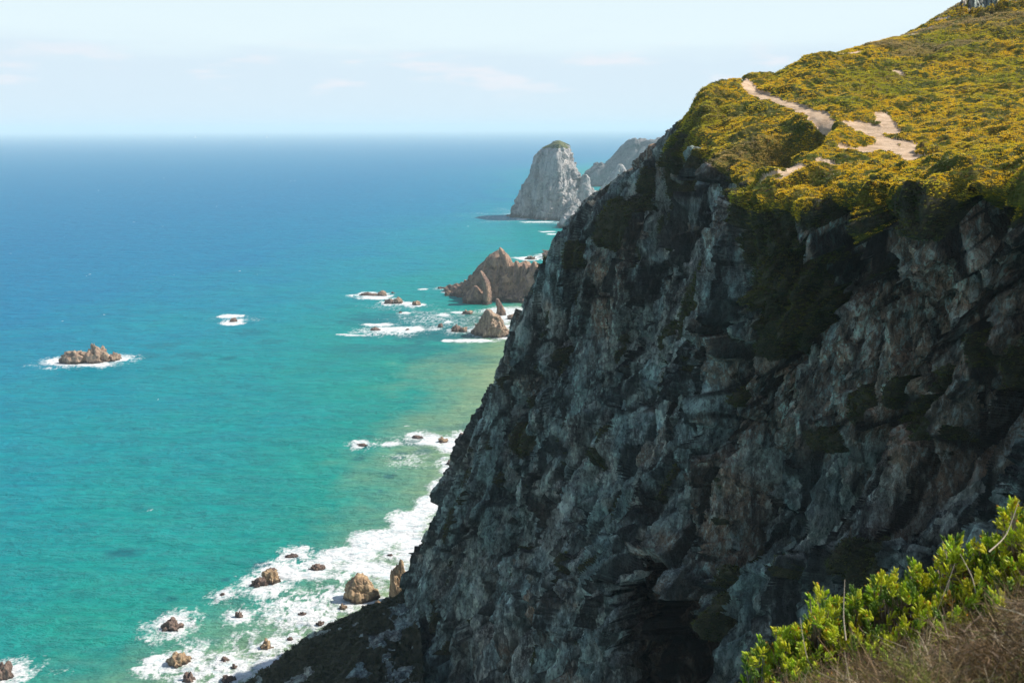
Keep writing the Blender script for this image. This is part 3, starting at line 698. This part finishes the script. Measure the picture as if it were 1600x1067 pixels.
def blob(px, py, rx, ry, a, lacy=0, rot=0.):
    global foam, lace
    c = S(px, py); e = S(px + rx, py); n_ = S(px, py - ry); s_ = S(px, py + ry)
    wx = abs(e[0] - c[0]); wy = abs(n_[1] - s_[1]) / 2; cy = (n_[1] + s_[1]) / 2
    dx, dy = (Xs - c[0]) / wx, (Ys - cy) / wy
    m = (np.abs(dx) < 3) & (np.abs(dy) < 3)
    r = np.sqrt(dx[m] ** 2 + (dy[m] + rot * dx[m]) ** 2)
    v = a * (1 - smooth(r + fA[m] * .8 + fB[m] * .4, .15, 1.3))
    if lacy: lace[m] = np.maximum(lace[m], v)
    else: foam[m] = np.maximum(foam[m], v)
for a in ((545,868,60,20),(590,845,62,26),(640,818,45,28),(668,790,30,22),(690,762,26,22),(706,735,22,16),(706,700,28,12),(690,689,46,9),(668,682,30,5),(560,885,60,13),(600,895,50,14),(650,860,40,30),(500,880,26,9),
          (608,694,24,5),(440,892,44,9),(470,900,60,9),(395,905,26,6),(240,1030,34,11),(222,1044,24,7),(272,970,30,9),(18,1050,32,13),(436,1010,22,9),(375,968,24,5),(585,945,40,8),(640,515,48,7),(600,515,36,5),(590,508,30,3),
          (362,494,30,3),(365,505,22,4),(100,563,34,7),(150,571,44,4),(190,562,14,3),(575,459,24,4),(590,466,34,3),(640,474,26,3),(706,456,20,4),(692,492,16,2.5),(720,488,22,2.5),(740,533,46,4),(785,527,34,4),(700,533,12,3),(700,503,10,2),
          (815,505,16,6),(765,497,18,4),(800,510,20,3),(555,525,20,2),(820,404,24,3),(858,398,22,3),(862,366,12,1.6),(858,362,20,1),(840,347,34,1.4),(815,343,14,1.2),(930,306,10,1.2),(660,452,10,2),(632,489,16,2),(536,523,16,2)):
    blob(a[0], a[1], a[2], a[3], 1.0)
for a in ((470,955,95,42,.9),(430,925,60,22,.8),(520,930,60,24,.8),(385,1000,50,30,.55),(320,1045,90,26,.8),(560,900,80,26,.8),(480,885,80,20,.9),(640,720,60,22,.5),(280,990,60,14,.6),(300,1010,60,26,.5),(640,690,80,14,.45),(250,1045,60,22,.8),(80,1050,60,14,.3),
          (420,1040,40,26,.9),(680,500,110,22,.5),(620,480,90,10,.4),(610,518,85,12,.7),(130,570,80,8,.5),(370,500,55,8,.5)):
    blob(*a, lacy=1)
for (x, y, a, b, s_) in ROCKS:
    x, y = x + a * .35 * math.sin(x * 3.1), y + b * .5 + .4
    m = (np.abs(Xs - x) < a * 4 + 6) & (np.abs(Ys - y) < b * 6 + 9)
    fM = fbm(W[m], 2.2 + a * .8, 4, 341) * 1.9
    r = np.sqrt(((Xs[m] - x) / (a + 1.2)) ** 2 + ((Ys[m] - y) / (b * 1.3 + 1.8)) ** 2) - 1
    foam[m] = np.maximum(foam[m], s_ * .95 * (1 - smooth(r + fM + fB[m] * .5 + .15, .0, .8)))
    lace[m] = np.maximum(lace[m], .7 * s_ * (1 - smooth(r + fM * .8, .2, 2.2)))
# whitecaps, very few
wc = smooth(fbm(W * np.array([.4, 1, 1]), 3.5, 3, 331), .46, .54) * (Rr < 2500) * (fbm(W, 60, 2, 333) > .1)
foamf = np.clip(foam * 1.15 + fB * .25 * (foam > .02), 0, 1)
lacef = lace * 1.15 * smooth(fL + fB * .4 + fA * .3, -.05, .7)
foam_all = np.clip(np.maximum(foamf, lacef) + wc * .6, 0, 1)
# submerged dark reef
reef = np.zeros(len(Xs))
for (px, py, rx, ry, a) in ((190,864,30,8,.8),(565,695,16,6,.8),(650,690,26,7,.7),(662,705,18,5,.6),(410,883,14,5,.9),(352,905,10,4,.8),(456,870,22,4,.9),(560,716,12,4,.5),(628,707,10,3,.7),(622,716,14,3,.7),(608,744,9,3,.6),(595,768,7,3,.7),(545,745,9,3,.3),
   (700,560,80,9,.35),(640,545,70,8,.45),(560,545,60,8,.35),(700,518,110,18,.7),(640,500,120,14,.5),(740,500,60,12,.6),(300,555,30,5,.4),(235,555,24,5,.4),(355,560,14,3,.6),(265,575,14,3,.4),(390,520,30,5,.35),(420,535,24,4,.35),(250,540,30,5,.3),
   (265,935,16,6,.4),(250,925,10,4,.3),(740,668,30,8,.5),(690,670,30,6,.3),(330,1000,20,6,.3),(605,930,12,22,.0),(870,352,30,5,.4)):
    c = S(px, py); e = S(px + rx, py); wx = abs(e[0] - c[0]); wy = abs(S(px, py - ry)[1] - S(px, py + ry)[1]) / 2
    r = np.sqrt(((Xs - c[0]) / wx) ** 2 + ((Ys - c[1]) / wy) ** 2)
    reef = np.maximum(reef, a * (1 - smooth(r + fA * .8, .5, 1.3)))
dirn = lambda a, l: np.sin((Xs * math.sin(a) + Ys * math.cos(a)) * 6.283 / l + fbm(W, l * 4, 2, int(l) + 400) * 7)
nearw = np.clip(700 / Rr, 0, 1)
Z = (dirn(.35, 17) * .16 + dirn(.15, 9) * .09 + dirn(-.3, 31) * .16) * nearw * (Rr < 2200) + fbm(W, 3.5, 3, 351) * .22 * (Rr < 900)
Z += foamf * .2 * (Rr < 900)
Ws = np.stack([Xs, Ys, Z], 1)
k = NM('sea_water')
dst = k.attr('shore'); var = k.noise(.018, 5, .6, (1, .55, 1)); var2 = k.noise(.09, 5, .62, (.45, 1, 1), (0, 0, R(-12)))
dd_ = k.math('ADD', dst, k.math('ADD', k.math('MULTIPLY', k.math('SUBTRACT', var, .5), .28), k.math('MULTIPLY', k.math('SUBTRACT', var2, .5), .10)))
c = k.cramp(dd_, [(.0, (.29, .36, .19)), (.10, (.17, .31, .18)), (.20, (.005, .27, .215)), (.32, (.0, .26, .255)), (.50, (.0, .235, .31)), (.68, (.0, .19, .33)), (1.0, (.0, .168, .325))])
c = k.mix(k.ramp(k.noise(.06, 6, .62, (.28, 1, 1), (0, 0, R(-12)), .4), .40, .62, 0, .30), c, k.mix(1.0, c, (.5, .66, .78), 'MULTIPLY'))
c = k.mix(k.math('MULTIPLY', k.attr('reef'), .85), c, (.004, .085, .125))
c = k.mix(k.ramp(k.noise(.35, 6, .65, (.3, 1, 1), (0, 0, R(-14))), .40, .62, 0, .62), c, k.mix(1.0, c, (.55, .72, .82), 'MULTIPLY'))
fo = k.attr('foam'); fnz = k.noise(1.1, 7, .7); fsum = k.math('ADD', fo, k.math('MULTIPLY', k.math('SUBTRACT', fnz, .5), 1.5))
ff = k.math('MULTIPLY', k.ramp(fsum, .28, .85), k.ramp(fo, .02, .2))
c = k.mix(ff, c, k.mix(k.ramp(k.noise(.6, 8, .72, (.6, 1, 1)), .34, .54), (.46, .56, .58), (.76, .77, .77)))
h1 = k.noise(.16, 5, .6, (.4, 1, 1), (0, 0, R(-16))); h2 = k.noise(.75, 5, .62, (.45, 1, 1), (0, 0, R(-8))); h3 = k.noise(3.0, 4, .6, (.6, 1, 1), (0, 0, R(6)))
hh_ = k.math('ADD', k.math('MULTIPLY', h1, 3.0), k.math('ADD', k.math('MULTIPLY', h2, 1.0), k.math('MULTIPLY', h3, .25)))
bn = k.bump(hh_, .8, 1.5)
df = k.n.new('ShaderNodeBsdfDiffuse'); gl = k.n.new('ShaderNodeBsdfGlossy'); mx = k.n.new('ShaderNodeMixShader'); lw = k.n.new('ShaderNodeFresnel'); lw.inputs['IOR'].default_value = 1.33
k.l.new(c, df.inputs['Color']); k.l.new(bn, df.inputs['Normal']); k.l.new(bn, gl.inputs['Normal']); k.l.new(bn, lw.inputs['Normal']); gl.inputs['Roughness'].default_value = .22
gl.inputs['Color'].default_value = (.8, .9, 1, 1)
k.l.new(k.math('MULTIPLY', k.math('MULTIPLY', k.math('MINIMUM', lw.outputs[0], .3), .55), k.math('SUBTRACT', 1.0, ff)), mx.inputs[0])
k.l.new(df.outputs[0], mx.inputs[1]); k.l.new(gl.outputs[0], mx.inputs[2]); k.l.new(mx.outputs[0], k.out.inputs['Surface'])
sea = mesh_obj('sea', Ws, grid_faces(nt, nr), k.m, attrs={'shore': np.clip(cdist / 620, 0, 1) ** .62, 'foam': foam_all, 'reef': reef})
if sea.data.polygons[1000].normal.z < 0: sea.data.flip_normals()
tag(sea, kind='structure')

# ------------------------------------------------------------ two sailing boats far out
def sailboat(px, py, Lb, hsail, label):
    c = S(px, py); r_ = bpy.data.objects.new('sailing_boat', None); COL.objects.link(r_); r_.location = c
    tag(r_, label, 'sailing boat')
    wh = NM('boat_white'); wh.base((.85, .86, .86)); wh.b.inputs['Roughness'].default_value = .3
    sl = NM('sail_cloth'); sl.base((.88, .88, .86)); sl.b.inputs['Roughness'].default_value = .8
    n = 14; V = []; 
    for i in range(n + 1):
        t = i / n; x = (t - .5) * Lb; b = Lb * .16 * math.sin(math.pi * min(1, t * .85 + .15)) ** .7 * (1 - t ** 6 * .9)
        for yy, zz_ in ((-b, Lb * .12 + .05 * Lb * t), (-b * .6, -.3), (b * .6, -.3), (b, Lb * .12 + .05 * Lb * t)): V.append((x, yy, zz_))
    V = np.array(V); fs = []
    for i in range(n):
        for j in range(4): a = i * 4 + j; b_ = i * 4 + (j + 1) % 4; fs.append((a, b_, b_ + 4, a + 4))
    fs += [(0, 1, 2, 3), (n * 4 + 3, n * 4 + 2, n * 4 + 1, n * 4)]
    def part(nm, V, f, m):
        o = mesh_obj(nm, np.array(V), f, m, shade=False); o.parent = r_; return o
    part('hull', V, fs, wh.m)
    T = .04 * hsail
    def prism(pts, nm, m):
        a = [(x, y - T * .3, z) for x, y, z in pts]; b = [(x, y + T * .3, z) for x, y, z in pts]
        V = a + b; f = [(0, 1, 2, 2), (3, 5, 4, 4), (0, 3, 4, 1), (1, 4, 5, 2), (2, 5, 3, 0)]
        me = bpy.data.meshes.new(nm); me.from_pydata(V, [], [tuple(dict.fromkeys(q)) for q in f]); me.materials.append(m)
        o = bpy.data.objects.new(nm, me); COL.objects.link(o); o.parent = r_
    prism([(0, 0, Lb * .2), (-Lb * .45, Lb * .08, Lb * .22), (0, 0, hsail)], 'mainsail', sl.m)
    prism([(Lb * .05, 0, Lb * .2), (Lb * .5, Lb * .03, Lb * .18), (Lb * .03, 0, hsail * .85)], 'headsail', sl.m)
    bm = bmesh.new(); bmesh.ops.create_cone(bm, cap_ends=True, segments=10, radius1=Lb * .012, radius2=Lb * .006, depth=hsail * 1.02, matrix=Matrix.Translation((Lb * .02, 0, hsail * .53)))
    me = bpy.data.meshes.new('mast'); bm.to_mesh(me); bm.free(); me.materials.append(wh.m); o = bpy.data.objects.new('mast', me); COL.objects.link(o); o.parent = r_
sailboat(305, 216, 34, 46, 'nearer bright white sailing boat near the horizon, left of the other')
sailboat(417, 216, 24, 42, 'fainter slim white sailing boat near the horizon, right of the other')

# ------------------------------------------------------------ fence at the top of the hill
fr = bpy.data.objects.new('wooden_fence', None); COL.objects.link(fr)
wd = NM('weathered_wood'); wd.base(wd.mix(wd.ramp(wd.noise(9, 5), .4, .6), (.2, .15, .11), (.36, .29, .22))); wd.b.inputs['Roughness'].default_value = .9
def tube(pts, r, nseg=8):
    pts = [np.array(p, float) for p in pts]; V = []; fs = []
    for i, p in enumerate(pts):
        d = pts[min(i + 1, len(pts) - 1)] - pts[max(i - 1, 0)]; d /= np.linalg.norm(d) + 1e-9
        a = np.cross(d, (0.3, .9, .2)); a /= np.linalg.norm(a) + 1e-9; b = np.cross(d, a)
        ri = r[i] if hasattr(r, '__len__') else r
        for j in range(nseg): t = 6.2832 * j / nseg; V.append(p + (a * math.cos(t) + b * math.sin(t)) * ri)
    for i in range(len(pts) - 1):
        for j in range(nseg): fs.append((i * nseg + j, i * nseg + (j + 1) % nseg, (i + 1) * nseg + (j + 1) % nseg, (i + 1) * nseg + j))
    return V, fs
bases = []
pj = project(Q2)
def surf(px, py, vmax=5.2):
    m = (VV >= .95) & (VV <= vmax) & (UU >= 2)
    return Q2[np.argmin((pj[0] - px) ** 2 + (pj[1] - py) ** 2 + np.where(m, 0, 1e9))]
p0 = surf(1586, 9); fr.location = p0
for px, py in ((1560, 6), (1586, 9), (1612, 3)):
    b = surf(px, py); bases.append(b); V, fs = tube([b - (0, 0, .3), b + (.02, 0, .6), b + (.03, .02, 1.35)], [.10, .09, .085]); mesh_obj('post', V, fs, wd.m, parent=fr)
for a, b in zip(bases[:-1], bases[1:]):
    V, fs = tube([a + (0, 0, 1.1), (a + b) / 2 + (0, 0, 1.06), b + (0, 0, 1.1)], .055); mesh_obj('rail', V, fs, wd.m, parent=fr)
V, fs = tube([bases[0] + (-.3, 0, 1.2), bases[0] + (1.2, -.8, .1)], .06); mesh_obj('rail', V, fs, wd.m, parent=fr)
tag(fr, 'weathered wooden fence at the top of the hill beside the grey outcrop', 'fence')

# ------------------------------------------------------------ foreground bank with shrub and dry scrub
rs = np.random.RandomState(11)
top_px = np.array([(1120,1100),(1160,1062),(1200,1030),(1250,985),(1330,960),(1400,930),(1450,905),(1500,880),(1560,850),(1620,815),(1700,770),(1900,700)], float)
def crest(px): return np.interp(px, top_px[:, 0], top_px[:, 1])
# the bank surface: crest seen at distance ~5.3 m, falls towards the camera
gx = np.linspace(1080, 2300, 150); gt = np.linspace(0, 1, 70)
bank_ = np.zeros((150, 70, 3))
for i, x in enumerate(gx):
    cr = P(x, crest(x) + 42, 5.4 + (x - 1100) * .0006)
    back = cr + np.array([-.1, .9, -1.6]); near_ = cr + np.array([.35, -4.2, -.55])
    for j, t in enumerate(gt):
        if t < .25: bank_[i, j] = back + (cr - back) * math.sin(t / .25 * math.pi / 2)
        else: u = (t - .25) / .75; bank_[i, j] = cr + (near_ - cr) * u + np.array([0, 0, -.25 * math.sin(u * math.pi)])
bq = bank_.reshape(-1, 3); bq[:, 2] += fbm(bq, .8, 4, 501) * .14
bf = grid_faces(150, 70)
if np.cross(bq[bf[5000, 1]] - bq[bf[5000, 0]], bq[bf[5000, 2]] - bq[bf[5000, 0]])[2] < 0: bf = bf[:, ::-1]
k = NM('dry_soil'); k.base(k.mix(k.ramp(k.noise(9, 6, .7), .4, .62), (.055, .04, .025), (.16, .115, .07))); k.b.inputs['Roughness'].default_value = .95
k.normal(k.bump(k.noise(22, 5), .9, .04))
tag(mesh_obj('near_bank', bq, bf, k.m), kind='structure')

def leaf_mesh(shoots, seed, name, mat, parent=None, L0=.042, W0=.0062):
    """finger-like fleshy leaves: shoots = list of (base, direction, count, colour)"""
    rs = np.random.RandomState(seed); Vs, Fs, Cs = [], [], []; n0 = 0
    for base, dr, cnt, colr in shoots:
        dr = dr / np.linalg.norm(dr); a = np.cross(dr, (.3, .2, .9)); a /= np.linalg.norm(a); b = np.cross(dr, a)
        for j in range(cnt):
            h = j / cnt; th = j * 2.4 + rs.rand(); out = a * math.cos(th) + b * math.sin(th)
            o = base + dr * (h * .075 + .005); L = L0 * (1.15 - .45 * h) * (.6 + .65 * rs.rand()); sp_ = .95 - .75 * h + .15 * rs.rand()
            d1 = dr * .8 + out * sp_; d1 /= np.linalg.norm(d1); d2 = d1 + dr * .5; d2 /= np.linalg.norm(d2)
            sa = np.cross(d1, out + dr * .01); sa /= np.linalg.norm(sa) + 1e-9; sb = np.cross(d1, sa)
            cj = colr * (.75 + .5 * rs.rand())
            red = rs.rand() < .06
            for q, (t, wr) in enumerate(((0, .5), (.2, .85), (.5, 1.), (.78, .82), (.94, .42), (1.0, .06))):
                cpos = o + d1 * L * min(t, .5) + d2 * L * max(0, t - .5)
                for m in range(6):
                    an = m * 1.0472; Vs.append(cpos + (sa * math.cos(an) * 1.15 + sb * math.sin(an) * .62) * W0 * wr)
                    Cs.append(cj * (1, .45, .4) if (red and t > .5) else cj)
            for q in range(5):
                for m in range(6): Fs.append((n0 + q * 6 + m, n0 + q * 6 + (m + 1) % 6, n0 + (q + 1) * 6 + (m + 1) % 6, n0 + (q + 1) * 6 + m))
            n0 += 36
    return mesh_obj(name, np.array(Vs), np.array(Fs), mat, colors=np.array(Cs), parent=parent)
LEAFN = mat_leaf('fleshy_leaf', .42, .38)
def shrub(x0, x1, n, label, seed, d0=5.2, lift=(-8, 45), xs=None):
    rs = np.random.RandomState(seed); shoots = []; stems = []
    BR = [P(x0 + 8, crest(x0 + 8) + 60, d0), P((x0 + x1) / 2, crest((x0 + x1) / 2) + 66, d0), P(x1 - 8, crest(x1 - 8) + 60, d0)]
    bx = (x0 + x1) / 2; base = P(bx, crest(bx) + 60, d0); r_ = bpy.data.objects.new('succulent_shrub', None); COL.objects.link(r_); r_.location = base
    tag(r_, label, 'shrub')
    for i in range(n):
        x = x0 + (x1 - x0) * rs.rand(); dl = lift[0] + (lift[1] - lift[0]) * rs.rand() ** 1.5
        jag = 26 * math.sin(x * .083 + seed) * math.sin(x * .031) + 12 * math.sin(x * .21)
        D = d0 + rs.uniform(-.25, .3) - max(dl, 0) * .006; tip = P(x, crest(x) + dl + 6 + jag * (dl < 45), D)
        dr = np.array([rs.normal(-.15, .5), rs.normal(0, .4), 1.0])
        g_ = rs.rand(); colr = np.array([.42, .60, .04]) * (1 - g_) + np.array([.74, .70, .06]) * g_
        if rs.rand() < .25: colr = np.array([.16, .27, .04])
        if rs.rand() < .03: colr = np.array([.50, .30, .05])
        shoots.append((tip, dr, rs.randint(9, 15), colr))
        tb = np.clip((x - x0 - 8) / (x1 - x0 - 16), 0, 1) * 2; q0, q1 = (BR[0], BR[1]) if tb < 1 else (BR[1], BR[2]); stems.append((q0 + (q1 - q0) * (tb if tb < 1 else tb - 1), tip + dr * .05))
    leaf_mesh(shoots, seed, 'foliage', LEAFN, parent=r_)
    V, Fc = [], []
    for a, b in stems:
        v, f = tube([a, (a + b) / 2 + rs.normal(0, .008, 3), b], [.006, .005, .003], 5); Fc += [[q + len(V) for q in z] for z in f]; V += v
    v, f = tube(BR, [.008, .012, .008], 6); Fc += [[q + len(V) for q in z] for z in f]; V += v
    mesh_obj('stem', V, Fc, wd.m, parent=r_)
shrub(1165, 1250, 190, 'lowest bright green succulent clump at the left end of the near bank', 601, lift=(-6, 125))
shrub(1235, 1370, 270, 'yellow-green succulent clump between the lowest clump and the middle of the bank', 602, lift=(-14, 125))
shrub(1360, 1490, 240, 'middle succulent clump on the crest of the near bank', 603, lift=(-12, 125))
shrub(1475, 1570, 180, 'sparser succulent clump with dark gaps below the tallest one', 604, lift=(-4, 110))
shrub(1545, 1680, 230, 'tallest succulent clump at the right edge of the photo', 605, lift=(-16, 120))

# dry scrub: thousands of thin bent twigs and blades
def dry(seed):
    """tangled scrub: tussocks of strands sprung from a common root, and loose litter between them"""
    rs = np.random.RandomState(seed); B, Dr, L_, C_, Wd = [], [], [], [], []
    pal = np.array([(.22, .14, .075), (.36, .25, .14), (.09, .055, .03), (.50, .41, .29), (.22, .22, .05), (.28, .20, .14)])
    for q in range(560):
        x = rs.uniform(1150, 1780); D = rs.uniform(2.8, 4.75); cy = float(np.interp(x, top_px[:, 0], top_px[:, 1]))
        f_ = (4.9 - D) / 2.1; y = cy + 84 + f_ * max(1140 - cy, 40) * rs.uniform(.25, 1.0)
        if q % 5 == 0: D = rs.uniform(4.7, 5.2); y = cy + rs.uniform(30, 90)
        c = P(x, y, D); n = rs.randint(30, 160) if q % 5 else rs.randint(8, 28); ln = rs.uniform(.05, .17); col = pal[rs.choice(6, p=[.28, .2, .18, .1, .1, .14])]
        d = rs.normal(0, 1, (n, 3)); d[:, 2] = np.abs(d[:, 2]) * rs.uniform(.5, 1.6); d += np.array([-.25, 0, .1]); d /= np.linalg.norm(d, axis=1)[:, None]
        B.append(c + rs.normal(0, .035, (n, 3)) - (0, 0, .05)); Dr.append(d); L_.append(ln * rs.uniform(.4, 1.2, n)); C_.append(col[None] * rs.uniform(.5, 1.3, (n, 1))); Wd.append(rs.uniform(.0008, .0026, n))
    n = 26000
    x = rs.uniform(1150, 1780, n); D = rs.uniform(2.9, 5.0, n); cy = np.interp(x, top_px[:, 0], top_px[:, 1]); f_ = (5.1 - D) / 2.2
    y = cy + 86 + rs.rand(n) * 20 + f_ * np.maximum(1150 - cy, 30) * rs.rand(n)
    dirs = fwd[None] + rgt[None] * ((x - 800) / F)[:, None] - upv[None] * ((y - 533.5) / F)[:, None]
    b = np.array([0, 0, CAMZ]) + dirs * (D / dirs[:, 1])[:, None]; b[:, 2] -= rs.uniform(.0, .08, n)
    d = rs.normal(0, 1, (n, 3)) * (1, 1, .5); d /= np.linalg.norm(d, axis=1)[:, None]
    B.append(b); Dr.append(d); L_.append(rs.uniform(.03, .11, n)); C_.append(pal[rs.choice(6, n, p=[.3, .12, .34, .06, .06, .12])] * rs.uniform(.4, 1.1, (n, 1))); Wd.append(rs.uniform(.001, .003, n))
    b, dr, L, col, wd_ = np.vstack(B), np.vstack(Dr), np.concatenate(L_)[:, None], np.vstack(C_), np.concatenate(Wd)[:, None]; n = len(b)
    V = np.zeros((n, 8, 3), np.float32); C = np.zeros((n, 8, 3), np.float32)
    bend = rs.normal(0, .45, (n, 3)); sd_ = np.cross(dr, rs.normal(size=(n, 3))); sd_ /= np.linalg.norm(sd_, axis=1)[:, None] + 1e-9
    for q in range(4):
        t = q / 3.; c_ = b + dr * L * t + bend * L * t * t * .6
        V[:, q * 2] = c_ + sd_ * wd_ * (1 - t * .7); V[:, q * 2 + 1] = c_ - sd_ * wd_ * (1 - t * .7)
    C[:] = col[:, None, :]
    i0 = (np.arange(n) * 8)[:, None]
    Fc = np.concatenate([i0 + np.array([[0, 1, 3, 2]]), i0 + np.array([[2, 3, 5, 4]]), i0 + np.array([[4, 5, 7, 6]])])
    return V.reshape(-1, 3), Fc, C.reshape(-1, 3)
V, Fc, C = dry(71)
tag(mesh_obj('dry_scrub', V, Fc, mat_leaf('dry_twig', .2, .8), colors=C, shade=False), kind='stuff')
stalk_m = NM('bleached_stalk'); stalk_m.base((.50, .41, .31)); stalk_m.b.inputs['Roughness'].default_value = .8
SN = [([(1545,862),(1572,835),(1592,782)], 'thin pale stalk rising left of the tallest clump'), ([(1322,1000),(1318,960),(1320,905)], 'upright pale stalk above the second clump'),
      ([(1290,1090),(1262,1030),(1250,965)], 'pale stalk leaning left over the lowest clump'), ([(1430,1010),(1462,960),(1492,880)], 'long pale stalk crossing the middle clump'),
      ([(1450,1080),(1465,1010),(1484,905)], 'long straight bleached stalk right of the middle clump'), ([(1352,1090),(1345,1030),(1330,985)], 'bent pale stalk in front of the second clump'),
      ([(1530,960),(1520,905),(1500,865)], 'thin stalk leaning left below the tallest clump'), ([(1370,1085),(1395,1045),(1412,1025)], 'short pale stalk slanting right at the bottom of the bank')]
for pts, lb in SN:
    W_ = [P(x, y, 4.6 + .1 * i) for i, (x, y) in enumerate(pts)]
    A = crsample(np.array(W_), [6, 6]); V, fs = tube(list(A), list(np.linspace(.0035, .0012, len(A))), 6)
    tag(mesh_obj('dry_stalk', V, fs, stalk_m.m, loc=W_[0]), lb, 'dry stalk', 'dry stalks on the near bank')

# ------------------------------------------------------------ sea haze
hz = bpy.data.materials.new('sea_haze'); hz.use_nodes = True; hn = hz.node_tree.nodes; hn.clear()
ho = hn.new('ShaderNodeOutputMaterial'); hv = hn.new('ShaderNodeVolumePrincipled')
hv.inputs['Color'].default_value = (.80, .96, 1.0, 1); hv.inputs['Density'].default_value = 0.000098; hv.inputs['Anisotropy'].default_value = .0
hz.node_tree.links.new(hv.outputs[0], ho.inputs['Volume'])
X = 47000; z0, z1 = -10, 190
V = [(x, y, z) for z in (z0, z1) for x, y in ((-X, -X), (X, -X), (X, X), (-X, X))]
hb = mesh_obj('haze', V, [(3, 2, 1, 0), (4, 5, 6, 7), (0, 1, 5, 4), (1, 2, 6, 5), (2, 3, 7, 6), (3, 0, 4, 7)], hz, shade=False)
tag(hb, kind='stuff')
